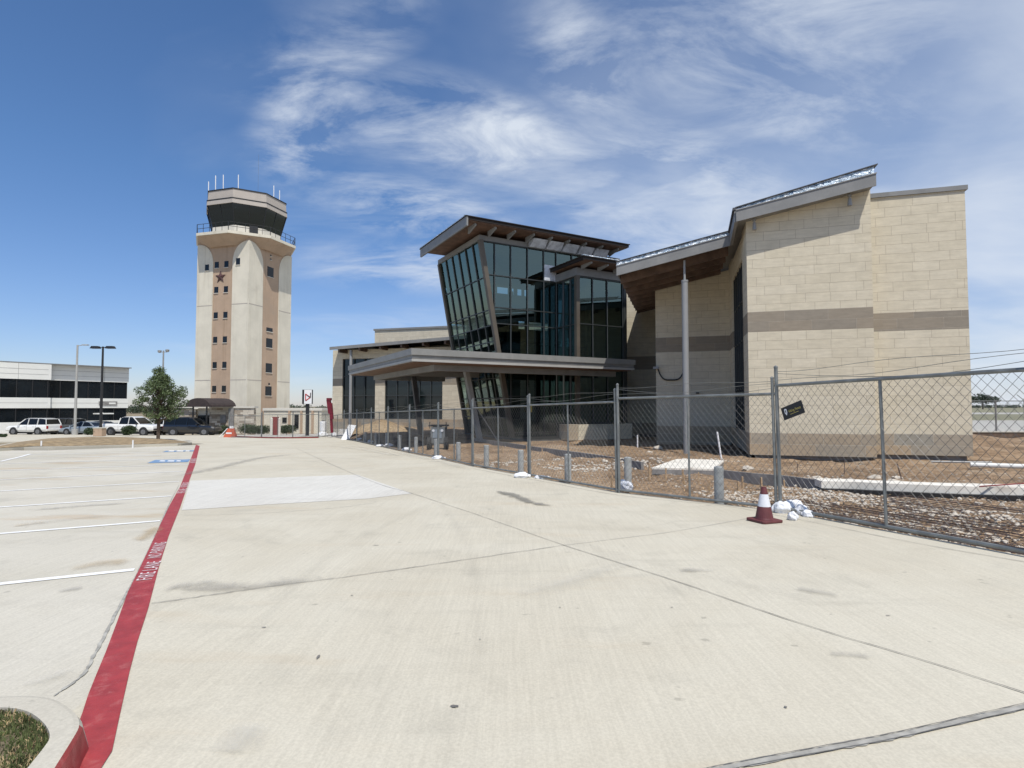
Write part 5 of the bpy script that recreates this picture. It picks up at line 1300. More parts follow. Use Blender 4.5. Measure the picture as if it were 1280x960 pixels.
def bush(px, Y, wpx, hpx, label, name='bush', m='hedge', seed=1, base=0):
    x = (px-640)/700*Y; sc = Y/700; rnd = random.Random(seed); zb = gz(x, Y)+base
    T = thing(name, label, 'bush', (x, Y, zb)); wd, h = wpx*sc/2, hpx*sc
    st = MB()
    for i in range(5): st.tube((x, Y, zb), (x+rnd.uniform(-.5, .5)*wd, Y+rnd.uniform(-.2, .2), zb+h*.7), .02, 4)
    st.build('stem', M['bark'], T, True); lv = MB()
    for i in range(9):
        c = (x+(i/4-1)*.7*wd+rnd.uniform(-.15, .15)*wd, Y+rnd.uniform(-.3, .3)*wd, zb+h*rnd.uniform(.4, .62)); s_ = h*.4
        leaves(lv, c, (s_*1.3, s_, s_), 420, .06, rnd, hollow=.1)
    lv.build('foliage', M[m], T, True)
bush(280, 61.0, 22, 12, 'low clipped hedge between the black SUV and the stone pier', seed=2)
bush(311, 60.8, 20, 14, 'rounded hedge clump right of the stone pier, behind the far fence', seed=3)
bush(328, 60.8, 19, 13, 'rounded hedge clump below the right face of the tower', seed=4)
bush(359, 61.5, 18, 13, 'low hedge clump in front of the pale service building', seed=5)
bush(115.5, 52, 12, 10, 'small dark shrub beside the tan utility box', seed=6, base=.1)
bush(163, 50.5, 10, 13, 'thin reddish shrub in front of the white pickup truck', seed=8, base=.1, m='hedge')
bush(214, 64, 34, 18, 'olive green shrub behind the black SUV, left of the awning', seed=9, m='leaf')
bush(4, 48, 16, 4, 'low rusty brown shrub at the left edge of the dry grass', seed=11, m='hedge')
# distant trees
def far_tree(px, py_top, wpx, hpx, Y, label, seed, grp_):
    rnd = random.Random(seed); sc = Y/700; x = (px-640)*sc; zt = H+(508-py_top)*sc; zb = zt-hpx*sc
    T = thing('distant_tree', label, 'tree', (x, Y, zb-.5)); T['group'] = grp_
    MB().tube((x, Y, min(zb-.5, -.1 if px > 640 else -1.6)), (x, Y, zb+hpx*sc*.5), .4, 6, .2).build('trunk', M['bark'], T, True)
    lv = MB(); wd, h = wpx*sc/2, hpx*sc
    for i in range(16):
        t = rnd.uniform(-1, 1); c = (x+t*wd*.8, Y+rnd.uniform(-.4, .4)*wd, zb+h*(.45+rnd.uniform(-.15, .22)*(1-abs(t)))); s_ = h*.32*(1.15-.4*abs(t))
        leaves(lv, c, (s_*1.5, s_*1.2, s_), 150, sc*1.0, rnd, hollow=.2)
    lv.build('crown', M['leaf_dark'], T, True)
far_tree(1228, 491.5, 38, 15, 330, 'broad dark tree on the horizon, just right of the stone wall', 21, 'trees on the airfield horizon')
def tree_line(name, label, x0, x1, Y, ztop, zbot, seed, m, n):
    rnd = random.Random(seed); lv = MB(); cnt = int(n)
    for i in range(cnt):
        t = i/cnt; x = x0+(x1-x0)*t; h = (ztop-zbot)*(.72+.28*mnoise.noise(Vector((x*.05, seed, 0)))+rnd.uniform(-.12, .12))
        s_ = h*.55; leaves(lv, (x, Y+rnd.uniform(-8, 8), zbot+h*.45), (s_*1.5, s_, h*.5), 70, Y/700*1.0, rnd, hollow=.1)
    o = lv.build(name, M[m]); tag(o, label, 'woods', kind='stuff')
tree_line('treeline', 'dark line of distant woods behind the control tower', -190, -20, 260, 4.0, -1.6, 3, 'leaf_dark', 330)
tree_line('treeline', 'low distant woods along the far side of the airfield', 250, 760, 620, 5.2, -.5, 5, 'leaf_dark', 120)

# ------------------------------------------------------------ chain link fence
def fence_proto(W_, Hh, label):
    T = thing('construction_fence', label, 'fence', group='temporary chain link fence panels along the road')
    G_ = M['galv']
    def post(x, h, r): return MB().tube((x, 0, 0), (x, 0, h), r, 8).lathe([(r*1.15, h), (r*1.1, h+.02), (r*.3, h+.04)], (x, 0, 0), 8)
    post(.03, Hh+.27, .03).build('end_post', G_, T); post(W_-.05, Hh+.25, .03).build('end_post', G_, T)
    MB().tube((W_/2, 0, .04), (W_/2, 0, Hh-.02), .022, 8).build('middle_post', G_, T)
    MB().tube((0, 0, Hh), (W_, 0, Hh), .024, 8).build('top_rail', G_, T)
    MB().tube((0, 0, .05), (W_, 0, .05), .024, 8).build('bottom_rail', G_, T)
    mb = MB(); dx = .125; z0, z1 = .06, Hh-.01; sl = 1.05; r = .0027
    for sgn in (1, -1):
        k = -int((z1-z0)/dx)-2
        while k*dx < W_+(z1-z0):
            xs = k*dx; k += 1
            # line x = xs + sgn*(z-z0)/sl ; clip to 0..W
            pts = []
            za, zb_ = z0, z1
            xa, xb = (xs, xs+(z1-z0)/sl) if sgn == 1 else (xs, xs-(z1-z0)/sl)
            lo, hi = .02, W_-.03
            def zat(x): return z0+(x-xs)*sgn*sl
            if xa < lo: za = zat(lo)
            if xa > hi: za = zat(hi)
            if xb < lo: zb_ = zat(lo)
            if xb > hi: zb_ = zat(hi)
            if za >= zb_ or za < z0-1e-6 or zb_ > z1+1e-6: continue
            if (xa < lo and xb < lo) or (xa > hi and xb > hi): continue
            A = Vector((xs+sgn*(za-z0)/sl, .012*sgn+.02, za)); B_ = Vector((xs+sgn*(zb_-z0)/sl, .012*sgn+.02, zb_))
            n = max(2, int((zb_-za)/.5)); prev = A
            for i in range(1, n+1):
                q = A.lerp(B_, i/n); bow = .03*math.sin(q.x*2.1+1)*math.sin(math.pi*(q.z-z0)/(z1-z0)); q = Vector((q.x, .012*sgn+.02+bow, q.z))
                mb.tube(prev, q, r, 3, cap=False); prev = q
    mb.build('chain_mesh', M['mesh_wire'], T)
    for k, (h, sag, w1) in enumerate(((.08, .04, .13), (.16, .06, .20), (.24, .03, .36))):
        wmb = MB(); prev = None
        for i in range(13):
            t = i/12; q = Vector((W_*t, .01*math.sin(9*t+k), Hh+h+.0*t-sag*4*t*(1-t)+.03*math.sin(7*t+k*2)))
            if prev is not None:
                wmb.tube(prev, q, .004, 3, cap=False)
            prev = q
        wmb.build('barbed_wire', M['galv'], T)
    return T
ordn = ['first', 'second', 'third', 'fourth', 'fifth', 'sixth', 'seventh', 'eighth', 'ninth', 'tenth', 'eleventh', 'twelfth', 'thirteenth', 'fourteenth', 'fifteenth', 'sixteenth', 'seventeenth', 'eighteenth', 'nineteenth', 'twentieth']
WP = 3.66; Hp = 1.90
proto = None
hs = [2.09, 1.95, 1.88, 1.86, 1.84, 1.84, 1.84, 1.84, 1.84, 1.84, 1.84]
labs = ['nearest chain link panel, running out of the right edge of the photo', 'chain link panel between the cone and the double post in front of the steel column',
        'chain link panel in front of the low sill wall and dark ground floor glass', 'chain link panel in front of the leaning canopy column',
        'chain link panel with the grey box machine behind it']
pts = FP
for i in range(len(pts)-1):
    b, a = pts[i], pts[i+1]            # from the far end to the near end
    d = b-a; Ln = math.hypot(d.x, d.y); rz = math.atan2(d.y, d.x)
    lab = labs[i] if i < len(labs) else 'chain link fence panel, %s panel along the road counted from the right edge' % ordn[i]
    loc = (a.x, a.y, gz(a.x, a.y)+.01); sc = (Ln/WP, 1, hs[i]/Hp)
    if proto is None:
        proto = fence_proto(WP, Hp, lab); proto.location = loc; proto.rotation_euler = (0, 0, rz); proto.scale = sc; T = proto
    else: T = copy_thing(proto, loc, rz, lab, sc)
    # follow the slope of the ground
    T.rotation_euler = (0, -math.atan2(gz(b.x, b.y)-gz(a.x, a.y), Ln), rz)
# far run turning left towards the tower
fr = [G(415, 546), G(398, 547), G(366, 547.5), G(327, 547.5), G(286, 546.5)]
for i in range(len(fr)-1):
    b, a = fr[i], fr[i+1]; d = b-a; Ln = math.hypot(d.x, d.y)
    copy_thing(proto, (a.x, a.y, gz(a.x, a.y)), math.atan2(d.y, d.x), 'chain link panel in the far run below the tower, %s from its left end' % ordn[len(fr)-2-i], (Ln/WP, 1, .98))
# fence sign, black with yellow lettering
def fence_sign():
    a, b = FP[1], FP[0]; d = (b-a); d.z = 0; d.normalize(); n = Vector((d.y, -d.x, 0))
    # sight line to the sign centre meets the panel plane
    r = P3(993, 513, 1)-Vector((0, 0, H)); o = Vector((0, 0, H)); t = (a-o).dot(n)/r.dot(n); c = o+r*t
    if n.dot(-c) < 0: n = -n
    c = c+n*.035
    T = thing('fence_sign', 'small black sign with yellow lettering hanging crooked on the near chain link panel', 'sign', c)
    an = R(19); ex = d*math.cos(an)+Vector((0, 0, 1))*math.sin(an); ez = -d*math.sin(an)+Vector((0, 0, 1))*math.cos(an)
    def q(x, z, y=0): return c+ex*x+ez*z+n*y
    w2, h2 = .21, .105
    MB().hexa([q(-w2, -h2), q(w2, -h2), q(w2, -h2, .006), q(-w2, -h2, .006), q(-w2, h2), q(w2, h2), q(w2, h2, .006), q(-w2, h2, .006)]).build('plate', M['black'], T, True)
    sh = [(-.155, .06), (-.135, .07), (-.105, .06), (-.105, .0), (-.13, -.045), (-.155, 0)]
    MB().quad(*[q(x, z, .009) for x, z in sh]).build('shield', M['signwhite'], T, True)
    MB().quad(*[q(x, z, .011) for x, z in ((-.14, .045), (-.128, .05), (-.12, .02), (-.13, -.01), (-.14, .015))]).build('shield_mark', M['black'], T, True)
    for txt, x0, x1, z0, z1 in (('Viking Fence', -.08, .165, -.028, .028), ('1-800-252-8117', -.05, .14, -.068, -.045)):
        if txt[0] == '1': continue
        cu = bpy.data.curves.new('t', 'FONT'); cu.body = txt; to = bpy.data.objects.new('t', cu); COL.objects.link(to); bpy.context.view_layer.update()
        me = bpy.data.meshes.new_from_object(to.evaluated_get(bpy.context.evaluated_depsgraph_get())); bpy.data.objects.remove(to)
        xs = [v.co.x for v in me.vertices]; ys = [v.co.y for v in me.vertices]
        for v in me.vertices:
            p = q(x0+(x1-x0)*(v.co.x-min(xs))/(max(xs)-min(xs)), z0+(z1-z0)*(v.co.y-min(ys))/(max(ys)-min(ys)), .009)-c; v.co = p
        me.materials.append(M['yellow']); o_ = bpy.data.objects.new('lettering', me); COL.objects.link(o_); o_.parent = T
    MB().quad(q(-.06, -.05, .009), q(.11, -.05, .009), q(.11, -.044, .009), q(-.06, -.044, .009)).build('underline', M['yellow'], T, True)
fence_sign()

# ------------------------------------------------------------ site objects
def bollard(px, yb, yt, label, src=None):
    p = G(px, yb); h = (yb-yt)*p.y/700
    if src is None:
        T = thing('bollard', label, 'bollard', (p.x, p.y, p.z-.05), 0, 'grey bollards behind the fence')
        MB().lathe([(.085, 0), (.085, .98), (.08, 1.0)], (0, 0, 0), 18).build('tube', M['bollard'], T, smooth=False)
        MB().lathe([(.078, 1.0), (.05, 1.012), (.01, 1.016)], (0, 0, 0), 18).build('cap', M['bollard'], T)
    else: T = copy_thing(src, (p.x, p.y, p.z-.05), random.uniform(0, 6), label)
    T.scale = (1, 1, h+.05); return T
bl = [(899, 628, 584), (785, 607, 572), (710, 600, 568), (651, 590, 563), (608, 582, 557), (573, 574, 553), (545, 569, 549), (520, 564.5, 546.5), (500, 560.5, 544), (483.5, 557.5, 541.5), (470, 555.5, 541), (457, 553, 540.5)]
b0 = None
for i, (px, yb, yt) in enumerate(bl):
    lab = 'grey bollard just left of the maroon cone, the nearest and tallest looking' if i == 0 else 'round grey bollard behind the fence, %s counted from the cone leftwards' % ordn[i]
    t_ = bollard(px, yb, yt, lab, b0); b0 = b0 or t_
# traffic cone
def cone():
    p = G(955.5, 652); T = thing('traffic_cone', 'faded maroon traffic cone with a white band standing on the road by the fence', 'cone', (p.x, p.y, p.z+.008), R(20))
    b = .19
    MB().prism([(-b+.03, -b), (b-.03, -b), (b, -b+.03), (b, b-.03), (b-.03, b), (-b+.03, b), (-b, b-.03), (-b, -b+.03)], 0, .035).build('base', M['cone'], T, bevel=.008)
    MB().lathe([(.135, .036), (.125, .06), (.095, .22), (.091, .222)], (0, 0, 0), 28).build('lower_cone', M['cone'], T, smooth=False)
    MB().lathe([(.0935, .223), (.058, .405)], (0, 0, 0), 28).build('reflective_band', M['conew'], T, smooth=False)
    MB().lathe([(.056, .406), (.036, .50), (.033, .512), (.026, .51), (.026, .46)], (0, 0, 0), 28).build('tip', M['cone'], T)
cone()
def lump(mb, c, r, rnd, sub=2, flat=.55, amp=.25):
    bm = bmesh.new(); bmesh.ops.create_icosphere(bm, subdivisions=sub, radius=1)
    s_ = rnd.uniform(0, 99)
    for v in bm.verts:
        k = 1+amp*mnoise.noise(v.co*1.9+Vector((s_, 0, 0)))+amp*.5*mnoise.noise(v.co*4.3+Vector((0, s_, 0)))
        v.co = Vector((v.co.x*r[0]*k, v.co.y*r[1]*k, max(v.co.z*r[2]*k, -r[2]*flat)))
    n = len(mb.v); mb.v += [v.co+Vector(c) for v in bm.verts]; mb.f += [tuple(v.index+n for v in f.verts) for f in bm.faces]; bm.free()
def bag(px, py, r, label, seed, rz=0, tied=True):
    p = G(px, py); rnd = random.Random(seed); T = thing('sandbag', label, 'sandbag', (p.x, p.y, p.z), rz, 'white sandbags weighing down the fence')
    mb = MB(); lump(mb, (0, 0, r[2]*.55), r, rnd, 4, .55, .24); mb.build('sack', M['bag'], T, smooth=True)
    if tied: mb = MB(); lump(mb, (r[0]*1.02, 0, r[2]*.4), (r[0]*.22, r[1]*.25, r[2]*.5), rnd, 2, .6, .5); mb.build('tied_end', M['bag'], T, smooth=True)
bags = [(652, 597, (.20, .13, .09), 'white sandbag lying on the road at the post by the third bollard'),
        (781, 613, (.11, .24, .14), 'white sandbag leaning against the double post left of the cone'),
        (548, 574, (.22, .12, .09), 'white sandbag by the fence below the grey box machine'),
        (677, 598, (.20, .08, .05), 'flat white sandbag lying right behind the fence near the third bollard'),
        (508, 564, (.20, .12, .12), 'upright white sandbag at a fence foot, left of the grey box machine'),
        (486, 558, (.24, .14, .11), 'wide white sandbag near the middle of the far fence run'),
        (475, 558.5, (.22, .13, .08), 'flat white sandbag beside the wide one in the far fence run'),
        (463, 553.5, (.2, .13, .12), 'small white sandbag in front of the white leaning board'),
        (450, 550.5, (.2, .13, .10), 'white sandbag close right of the leaning board'),
        (403, 546, (.4, .25, .3), 'big pile-shaped white sandbag at the corner where the fence turns'),
        (417, 545.5, (.25, .2, .25), 'small white sandbag just right of the fence corner')]
for i, (px, py, r, lab) in enumerate(bags): bag(px, py, r, lab, 30+i, random.uniform(-.5, .5))
# heap of white bags beside the cone
hp = [(978, 641, (.14, .12, .12), 'white plastic bag of the heap beside the cone, nearest to the cone'), (991, 640, (.16, .12, .13), 'tallest white plastic bag in the heap against the fence post'),
      (1002, 643, (.12, .1, .1), 'right-hand white plastic bag of the heap beyond the bottom rail'), (991, 650, (.075, .065, .085), 'small knotted white bag sitting on the road right of the cone'),
      (1010, 646, (.09, .07, .07), 'rightmost little white bag of the heap by the cone')]
for i, (px, py, r, lab) in enumerate(hp): bag(px, py, r, lab, 60+i, random.uniform(0, 3), i != 3)

# stakes
stk = [(812, 601, 580), (832, 601, 585), (855, 605, 587), (874, 605, 589), (886, 617, 602), (923, 612, 599), (928, 607, 593), (952, 611, 595), (981, 609, 599), (629, 569, 560), (658, 570, 561), (678, 570, 562), (735, 606, 598), (764, 610, 592), (571, 556, 548), (553, 557, 549), (531, 557, 549), (589, 555, 547)]
stk.sort(); s0 = None
for i, (px, yb, yt) in enumerate(stk):
    p = G(px, yb); h = (yb-yt)*p.y/700; z = dirt_z(p.x, p.y)-.04
    lab = 'thin wooden stake in the dirt, %s stake counted from the left' % ordn[i]
    if s0 is None:
        s0 = thing('wooden_stake', lab, 'stake', (p.x, p.y, z), 0, 'wooden stakes in the construction dirt')
        MB().box((0, 0, .5), (.04, .03, 1.0)).build('stake_post', M['stake'], s0); T = s0
        MB().hexa([Vector(v) for v in ((-.02, -.015, 1.0), (.02, -.015, 1.0), (.02, .015, 1.0), (-.02, .015, 1.0), (-.004, -.004, 1.02), (.004, -.004, 1.02), (.004, .004, 1.02), (-.004, .004, 1.02))]).build('stake_tip', M['stake'], s0)
    else: T = copy_thing(s0, (p.x, p.y, z), random.uniform(0, 3), lab)
    T.scale = (1, 1, h+.05); T.rotation_euler = (random.uniform(-.06, .06), random.uniform(-.06, .06), random.uniform(0, 3))
for px, yb, yt, lean, lab in ((797, 562, 547, 0, 'short white plastic stake in front of the shaded entry wall'), (902, 574, 539, -.14, 'white plastic survey stake leaning left near the stone block corner'), (618, 549, 534, -.12, 'thick white pipe stub standing right of the leaning canopy column')):
    p = G(px, yb); h = (yb-yt)*p.y/700; z = dirt_z(p.x, p.y); T = thing('plastic_stake', lab, 'stake', (p.x, p.y, z-.03)); T.rotation_euler = (0, lean, 0)
    MB().tube((0, 0, 0), (0, 0, h+.03), .035 if px != 618 else .07, 8).build('shaft', M['signwhite'], T); MB().lathe([(.036 if px != 618 else .075, h), (.03, h+.04)], (0, 0, 0), 8).build('cap', M['signwhite'], T)

# forms, kerbs, slab, pipes
def wallstrip(name, label, cat, pix, th, h, m, dz=-.1, lift=0.0):
    P = [G(*q) for q in pix]; sp = smooth_pts([(p.x, p.y) for p in P], 5); pl = strip_poly(sp, th); n = len(sp); mb = MB(); L_, R__ = pl[:n], pl[n:][::-1]
    zb = [max(gz(*sp[i]), dirt_z(*sp[i])+(.0 if name == 'form_board' else -9)) for i in range(n)]
    if name == 'form_board': zb = [sum(zb[max(0, i-7):i+8])/len(zb[max(0, i-7):i+8])+.02 for i in range(n)]
    for i in range(n-1):
        a, b, c_, d_ = L_[i], L_[i+1], R__[i+1], R__[i]
        mb.hexa([Vector((*a, zb[i]+dz)), Vector((*d_, zb[i]+dz)), Vector((*c_, zb[i+1]+dz)), Vector((*b, zb[i+1]+dz)), Vector((*a, zb[i]+h)), Vector((*d_, zb[i]+h)), Vector((*c_, zb[i+1]+h)), Vector((*b, zb[i+1]+h))])
    o = mb.build(name, M[m]); tag(o, label, cat); return o
wallstrip('form_board', 'long grey form board curving through the dirt behind the fence', 'form board', [(590, 556), (640, 562), (700, 570), (760, 578), (803, 586)], .09, .17, 'form')
wallstrip('form_board', 'grey form board between the concrete slab and the white kerb', 'form board', [(902, 597), (940, 601), (985, 605), (1030, 611)], .07, .17, 'form')
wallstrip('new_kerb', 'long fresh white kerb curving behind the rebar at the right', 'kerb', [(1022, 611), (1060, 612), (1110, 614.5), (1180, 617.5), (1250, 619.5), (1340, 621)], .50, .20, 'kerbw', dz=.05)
wallstrip('shadow_strip', 'black strip standing in for the shade under the fresh white kerb', 'shadow', [(1026, 612), (1060, 613), (1110, 615.5), (1180, 618.5), (1250, 620.5), (1340, 622)], .46, .048, 'black', dz=-.1)  # black strip paints the shade below the raised white kerb
P = [G(*q) for q in ((815, 592), (893, 594), (905, 582), (848, 579))]
sl = thing('concrete_slab', 'small raised concrete slab in the dirt between bollards', 'slab', (P[0].x, P[0].y, P[0].z))
MB().hexa([p+Vector((0, 0, -.02)) for p in P]+[p+Vector((0, 0, .12)) for p in P]).build('slab_core', M['form'], sl, True)
MB().hexa([p+Vector((0, 0, .122)) for p in P]+[p+Vector((0, 0, .17)) for p in P]).build('slab_top', M['kerbw'], sl, True)
a, b = G(1164, 580), G(1240, 582)
o = MB().tube(a+Vector((0, 0, .08)), b+Vector((0, 0, .1)), .035, 8).build('thin_pipe', M['fascia_lt']); tag(o, 'thin grey pipe lying on orange dirt at the foot of the right stone block', 'pipe')
a, b = G(1213, 585), G(1330, 589)
o = MB().tube(a+Vector((0, 0, .10)), b+Vector((0, 0, .10)), .075, 12).build('white_pipe', M['offwhite']); tag(o, 'thick white pipe lying on orange dirt at the right edge', 'pipe')
a, b = G(1225, 622), G(1300, 619); o = MB().tube(a+Vector((0, 0, .215)), b+Vector((0, 0, .26)), .015, 6).build('iron_rod', M['rust']); tag(o, 'thin red iron rod resting on the white kerb', 'rod')
# black lump added in the excavation to darken its shaded hole
rnd = random.Random(4); mb = MB(); c = FB(5.3, 22.6, 0); lump(mb, (c.x, c.y, dirt_z(c.x, c.y)+.02), (1.55, .45, .15), rnd, 3, .5, .3)
o = mb.build('shade_lump', M['black'], smooth=True); tag(o, 'flat black lump standing for the shaded hole below the hanging edge of the stone block', 'shade lump')
# rusty red beams lying near the entry
a, b = G(680, 560.0), G(719, 561); o = MB().bar(a+Vector((0, 0, .06)), b+Vector((0, 0, .06)), .12, .1).build('steel_beam', M['rust']); tag(o, 'short rusty red beam lying on dirt in front of the sill wall', 'beam')
# thin rods below the hanging block
for i, (px, yb, yt, lab) in enumerate(((996, 588, 578, 'left'), (1055, 590, 571, 'middle'), (1103, 590, 571, 'right'))):
    p = G(px, yb); h = (yb-yt)*p.y/700; o = MB().tube((p.x, p.y, dirt_z(p.x, p.y)-.05), (p.x+.03, p.y, dirt_z(p.x, p.y)+h), .012, 5).build('rebar_pin', M['rebar'])
    tag(o, '%s upright rebar pin under the hanging edge of the stone block' % lab, 'rebar pin')
p = G(1128, 600); o = MB().tube((p.x, p.y, dirt_z(p.x, p.y)-.05), (p.x-.12, p.y, dirt_z(p.x, p.y)+.42), .016, 5).build('rebar_pin', M['rebar']); tag(o, 'leaning rebar pin in the dirt behind the nearest fence panel', 'rebar pin')
# rebar mats
def rebar_mat():
    mb = MB(); rnd = random.Random(9)
    def put(pa, pb, r, dz):
        n = 8; prev = None
        for i in range(n+1):
            t = i/n; x = pa[0]+(pb[0]-pa[0])*t; y = pa[1]+(pb[1]-pa[1])*t; z = gz(x, y)+dz+.008*math.sin(6*t+rnd.random())
            q = Vector((x, y, z))
            if prev is not None: mb.tube(prev, q, r, 4, cap=False)
            prev = q
    near = [FP0, FP[0], FP[1]]; e = Vector((FP[0].x-FP[1].x, FP[0].y-FP[1].y)).normalized(); nrm = Vector((-e.y, e.x))
    if nrm.x < 0: nrm = -nrm
    A = Vector((FP[1].x, FP[1].y))
    for k in range(29):
        s_ = .15+.135*k; ext = min(1, s_/4)
        st = A+nrm*s_+e*(-1.2+s_*.25); en = A+nrm*s_+e*(8.5)
        put(st, en, .007, -.0+rnd.uniform(-.02, .02))
    for k in range(24):
        l = -.9+.42*k; st = A+nrm*.15+e*l; en = A+nrm*3.9+e*(l+.6); put(st, en, .006, .012)
    o = mb.build('rebar_mat', M['rebar']); tag(o, 'rusty rebar mat lying over stony ground behind the nearest fence panel', 'rebar mat')
rebar_mat()
# rubble and small stones
def scatter():
    rnd = random.Random(12); mb = MB(); base = bmesh.new(); bmesh.ops.create_icosphere(base, subdivisions=1, radius=1)
    bv = [v.co.copy() for v in base.verts]; bf = [tuple(v.index for v in f.verts) for f in base.faces]; base.free()
    def stone(x, y, s_, lift=0):
        z = dirt_z(x, y)+s_*.25+lift; k = [rnd.uniform(.7, 1.3) for _ in range(3)]; rot = Matrix.Rotation(rnd.uniform(0, 6.3), 3, 'Z')
        mb.add([Vector((x, y, z))+rot@Vector((v.x*s_*k[0]*rnd.uniform(.8, 1.2), v.y*s_*k[1], v.z*s_*.65*k[2])) for v in bv], bf)
    n = 0
    while n < 5600:
        px = rnd.uniform(440, 1290); py = 548+rnd.random()**1.2*150; p = G(px, py)
        if p is None or p.y > 32 or seg_side(p.x, p.y) < .18: n += .05; continue
        a = p.x*v2.x+p.y*v2.y; b = p.x*v1.x+p.y*v1.y
        if a > 2.6 and b > 23.4: n += .05; continue
        n += 1; dn = mnoise.noise(Vector((p.x*.8, p.y*.8, 2)))
        if dn < -.15: continue
        near = 1 if px > 1000 and py > 608 else .0
        stone(p.x, p.y, rnd.uniform(.008, .024)*(1+near*.6)*(.6 if rnd.random() < .8 else 1.5))
    A_ = Vector((FP[1].x, FP[1].y)); e_ = Vector((FP[0].x-FP[1].x, FP[0].y-FP[1].y)).normalized(); n_ = Vector((-e_.y, e_.x)); n_ = n_ if n_.x > 0 else -n_
    for _ in range(5200):
        q_ = A_+e_*rnd.uniform(-2.5, 7)+n_*(.15+3.4*rnd.random())
        if mnoise.noise(Vector((q_.x*1.1, q_.y*1.1, 7))) < -.22: continue
        stone(q_.x, q_.y, rnd.uniform(.012, .04))
    for cx_, cy_, rr, nn in ((2.2, 17.6, 1.3, 170), (4.0, 18.2, 1.2, 150), (0.3, 19.5, 1.2, 100), (7.0, 20.3, 1.0, 60), (8.2, 14.6, .5, 60), (6.8, 12.6, .35, 25)):
        for _ in range(nn): stone(cx_+rnd.gauss(0, rr*.6), cy_+rnd.gauss(0, .35), rnd.uniform(.02, .065))
    o = mb.build('rubble', M['rock']); tag(o, 'scattered white limestone rubble over the construction dirt', 'rubble', kind='stuff')
scatter()
def debris():
    rnd = random.Random(3); mb = MB(); n = 0
    while n < 4200:
        px = rnd.uniform(470, 1290); py = 550+rnd.random()**1.3*145; p = G(px, py)
        if p is None or p.y > 26 or seg_side(p.x, p.y) < .2: n += .05; continue
        n += 1; a = rnd.uniform(0, 6.28); l = rnd.uniform(.03, .14); d = Vector((math.cos(a), math.sin(a), rnd.uniform(-.1, .25))); z = dirt_z(p.x, p.y)+.015
        q = Vector((p.x, p.y, z)); mb.bar(q, q+d*l, rnd.uniform(.006, .018), .006)
    o = mb.build('wood_debris', M['stake']); tag(o, 'wood chips and straw scattered over the construction dirt', 'debris', kind='stuff')
debris()
# larger pale rocks
rk = [(823, 563, .17, 'pale rock on the spoil bank left of the steel column, the larger of two'), (812, 566, .11, 'small pale rock on the spoil bank left of the steel column'), (1021, 597, .10, 'pale rock in front of the black shade lump'), (1093, 596, .13, 'flat pale rock below the right corner of the hanging stone block'),
      (1121, 597, .11, 'pale rock left of the leaning rebar pin'), (1118, 604, .15, 'broad pale rock resting behind the white kerb'), (935, 588, .14, 'flat white rock behind the near bollard')]
for i, (px, py, s_, lab) in enumerate(rk):
    p = G(px, py); mb = MB(); lump(mb, (p.x, p.y, dirt_z(p.x, p.y)+s_*.2), (s_*1.3, s_, s_*.7), random.Random(70+i), 2, .6, .5); o = mb.build('rock', M['rock']); tag(o, lab, 'rock', 'pale rocks on the site')
# dirt pile
mb = MB(); c = P3(478, 540, 43.5); N_ = 26; rings = []
for k in range(9):
    t = k/8; r = 2.9*(1-t)**.85; h = 1.0*t
    rings.append([Vector((c.x+r*math.cos(6.283*i/N_)*(1+.18*mnoise.noise(Vector((math.cos(6.283*i/N_)*2, math.sin(6.283*i/N_)*2, t*2)))), c.y+.8*r*math.sin(6.283*i/N_), -.42+h+.12*mnoise.noise(Vector((i*.8, k*1.3, 0)))*(0 if k == 0 else 1))) for i in range(N_)])
for a, b in zip(rings, rings[1:]):
    for i in range(N_): mb.quad(a[i], a[(i+1) % N_], b[(i+1) % N_], b[i])
o = mb.build('dirt_pile', M['pile'], smooth=True); tag(o, 'pale brown conical dirt pile behind the far fence run', 'dirt pile')
# box machine under the canopy
def machine():
    Y = 26.5; x = (549-640)/700*Y; z = -.42; T = thing('site_machine', 'dark box-shaped compact machine parked under the canopy', 'machine', (x, Y, z))
    W = lambda mb, nm, m: mb.build(nm, M[m], T, True)
    W(MB().box((x, Y, z+.68), (.66, .9, .75)), 'body', 'p_grey'); W(MB().box((x, Y, z+1.12), (.86, .9, .06)), 'canopy_plate', 'black')
    W(MB().box((x-.02, Y-.46, z+.75), (.42, .03, .4)), 'front_panel', 'p_silver')
    for s_ in (-1, 1):
        wh = MB().tube((x+s_*.30, Y-.4, z+.3), (x+s_*.48, Y-.4, z+.3), .3, 18).build('wheel', M['tyre'], T, True)
        MB().tube((x+s_*.2, Y-.46, z+.9), (x+s_*.2, Y-.50, z+.9), .06, 12).build('headlight', M['lamp_clear'], T, True)
        MB().tube((x+s_*.38, Y-.4, z+1.0), (x+s_*.38, Y-.4, z+1.3), .02, 6).build('post', M['black'], T, True)
machine()
# white board leaning on the fence
p = G(434, 549.5); T = thing('leaning_board', 'white board leaning against the fence near its far corner', 'board', p)
MB().hexa([p+Vector(v) for v in ((-.45, 0, 0), (.15, 0, 0), (.15, .04, 0), (-.45, .04, 0), (-.05, .5, 1.05), (.5, .5, 1.0), (.5, .54, 1.0), (-.05, .54, 1.05))]).build('panel', M['signwhite'], T, True)
MB().bar(p+Vector((-.4, .02, .02)), p+Vector((-.02, .48, 1.0)), .03, .03).build('batten', M['offwhite'], T, True)
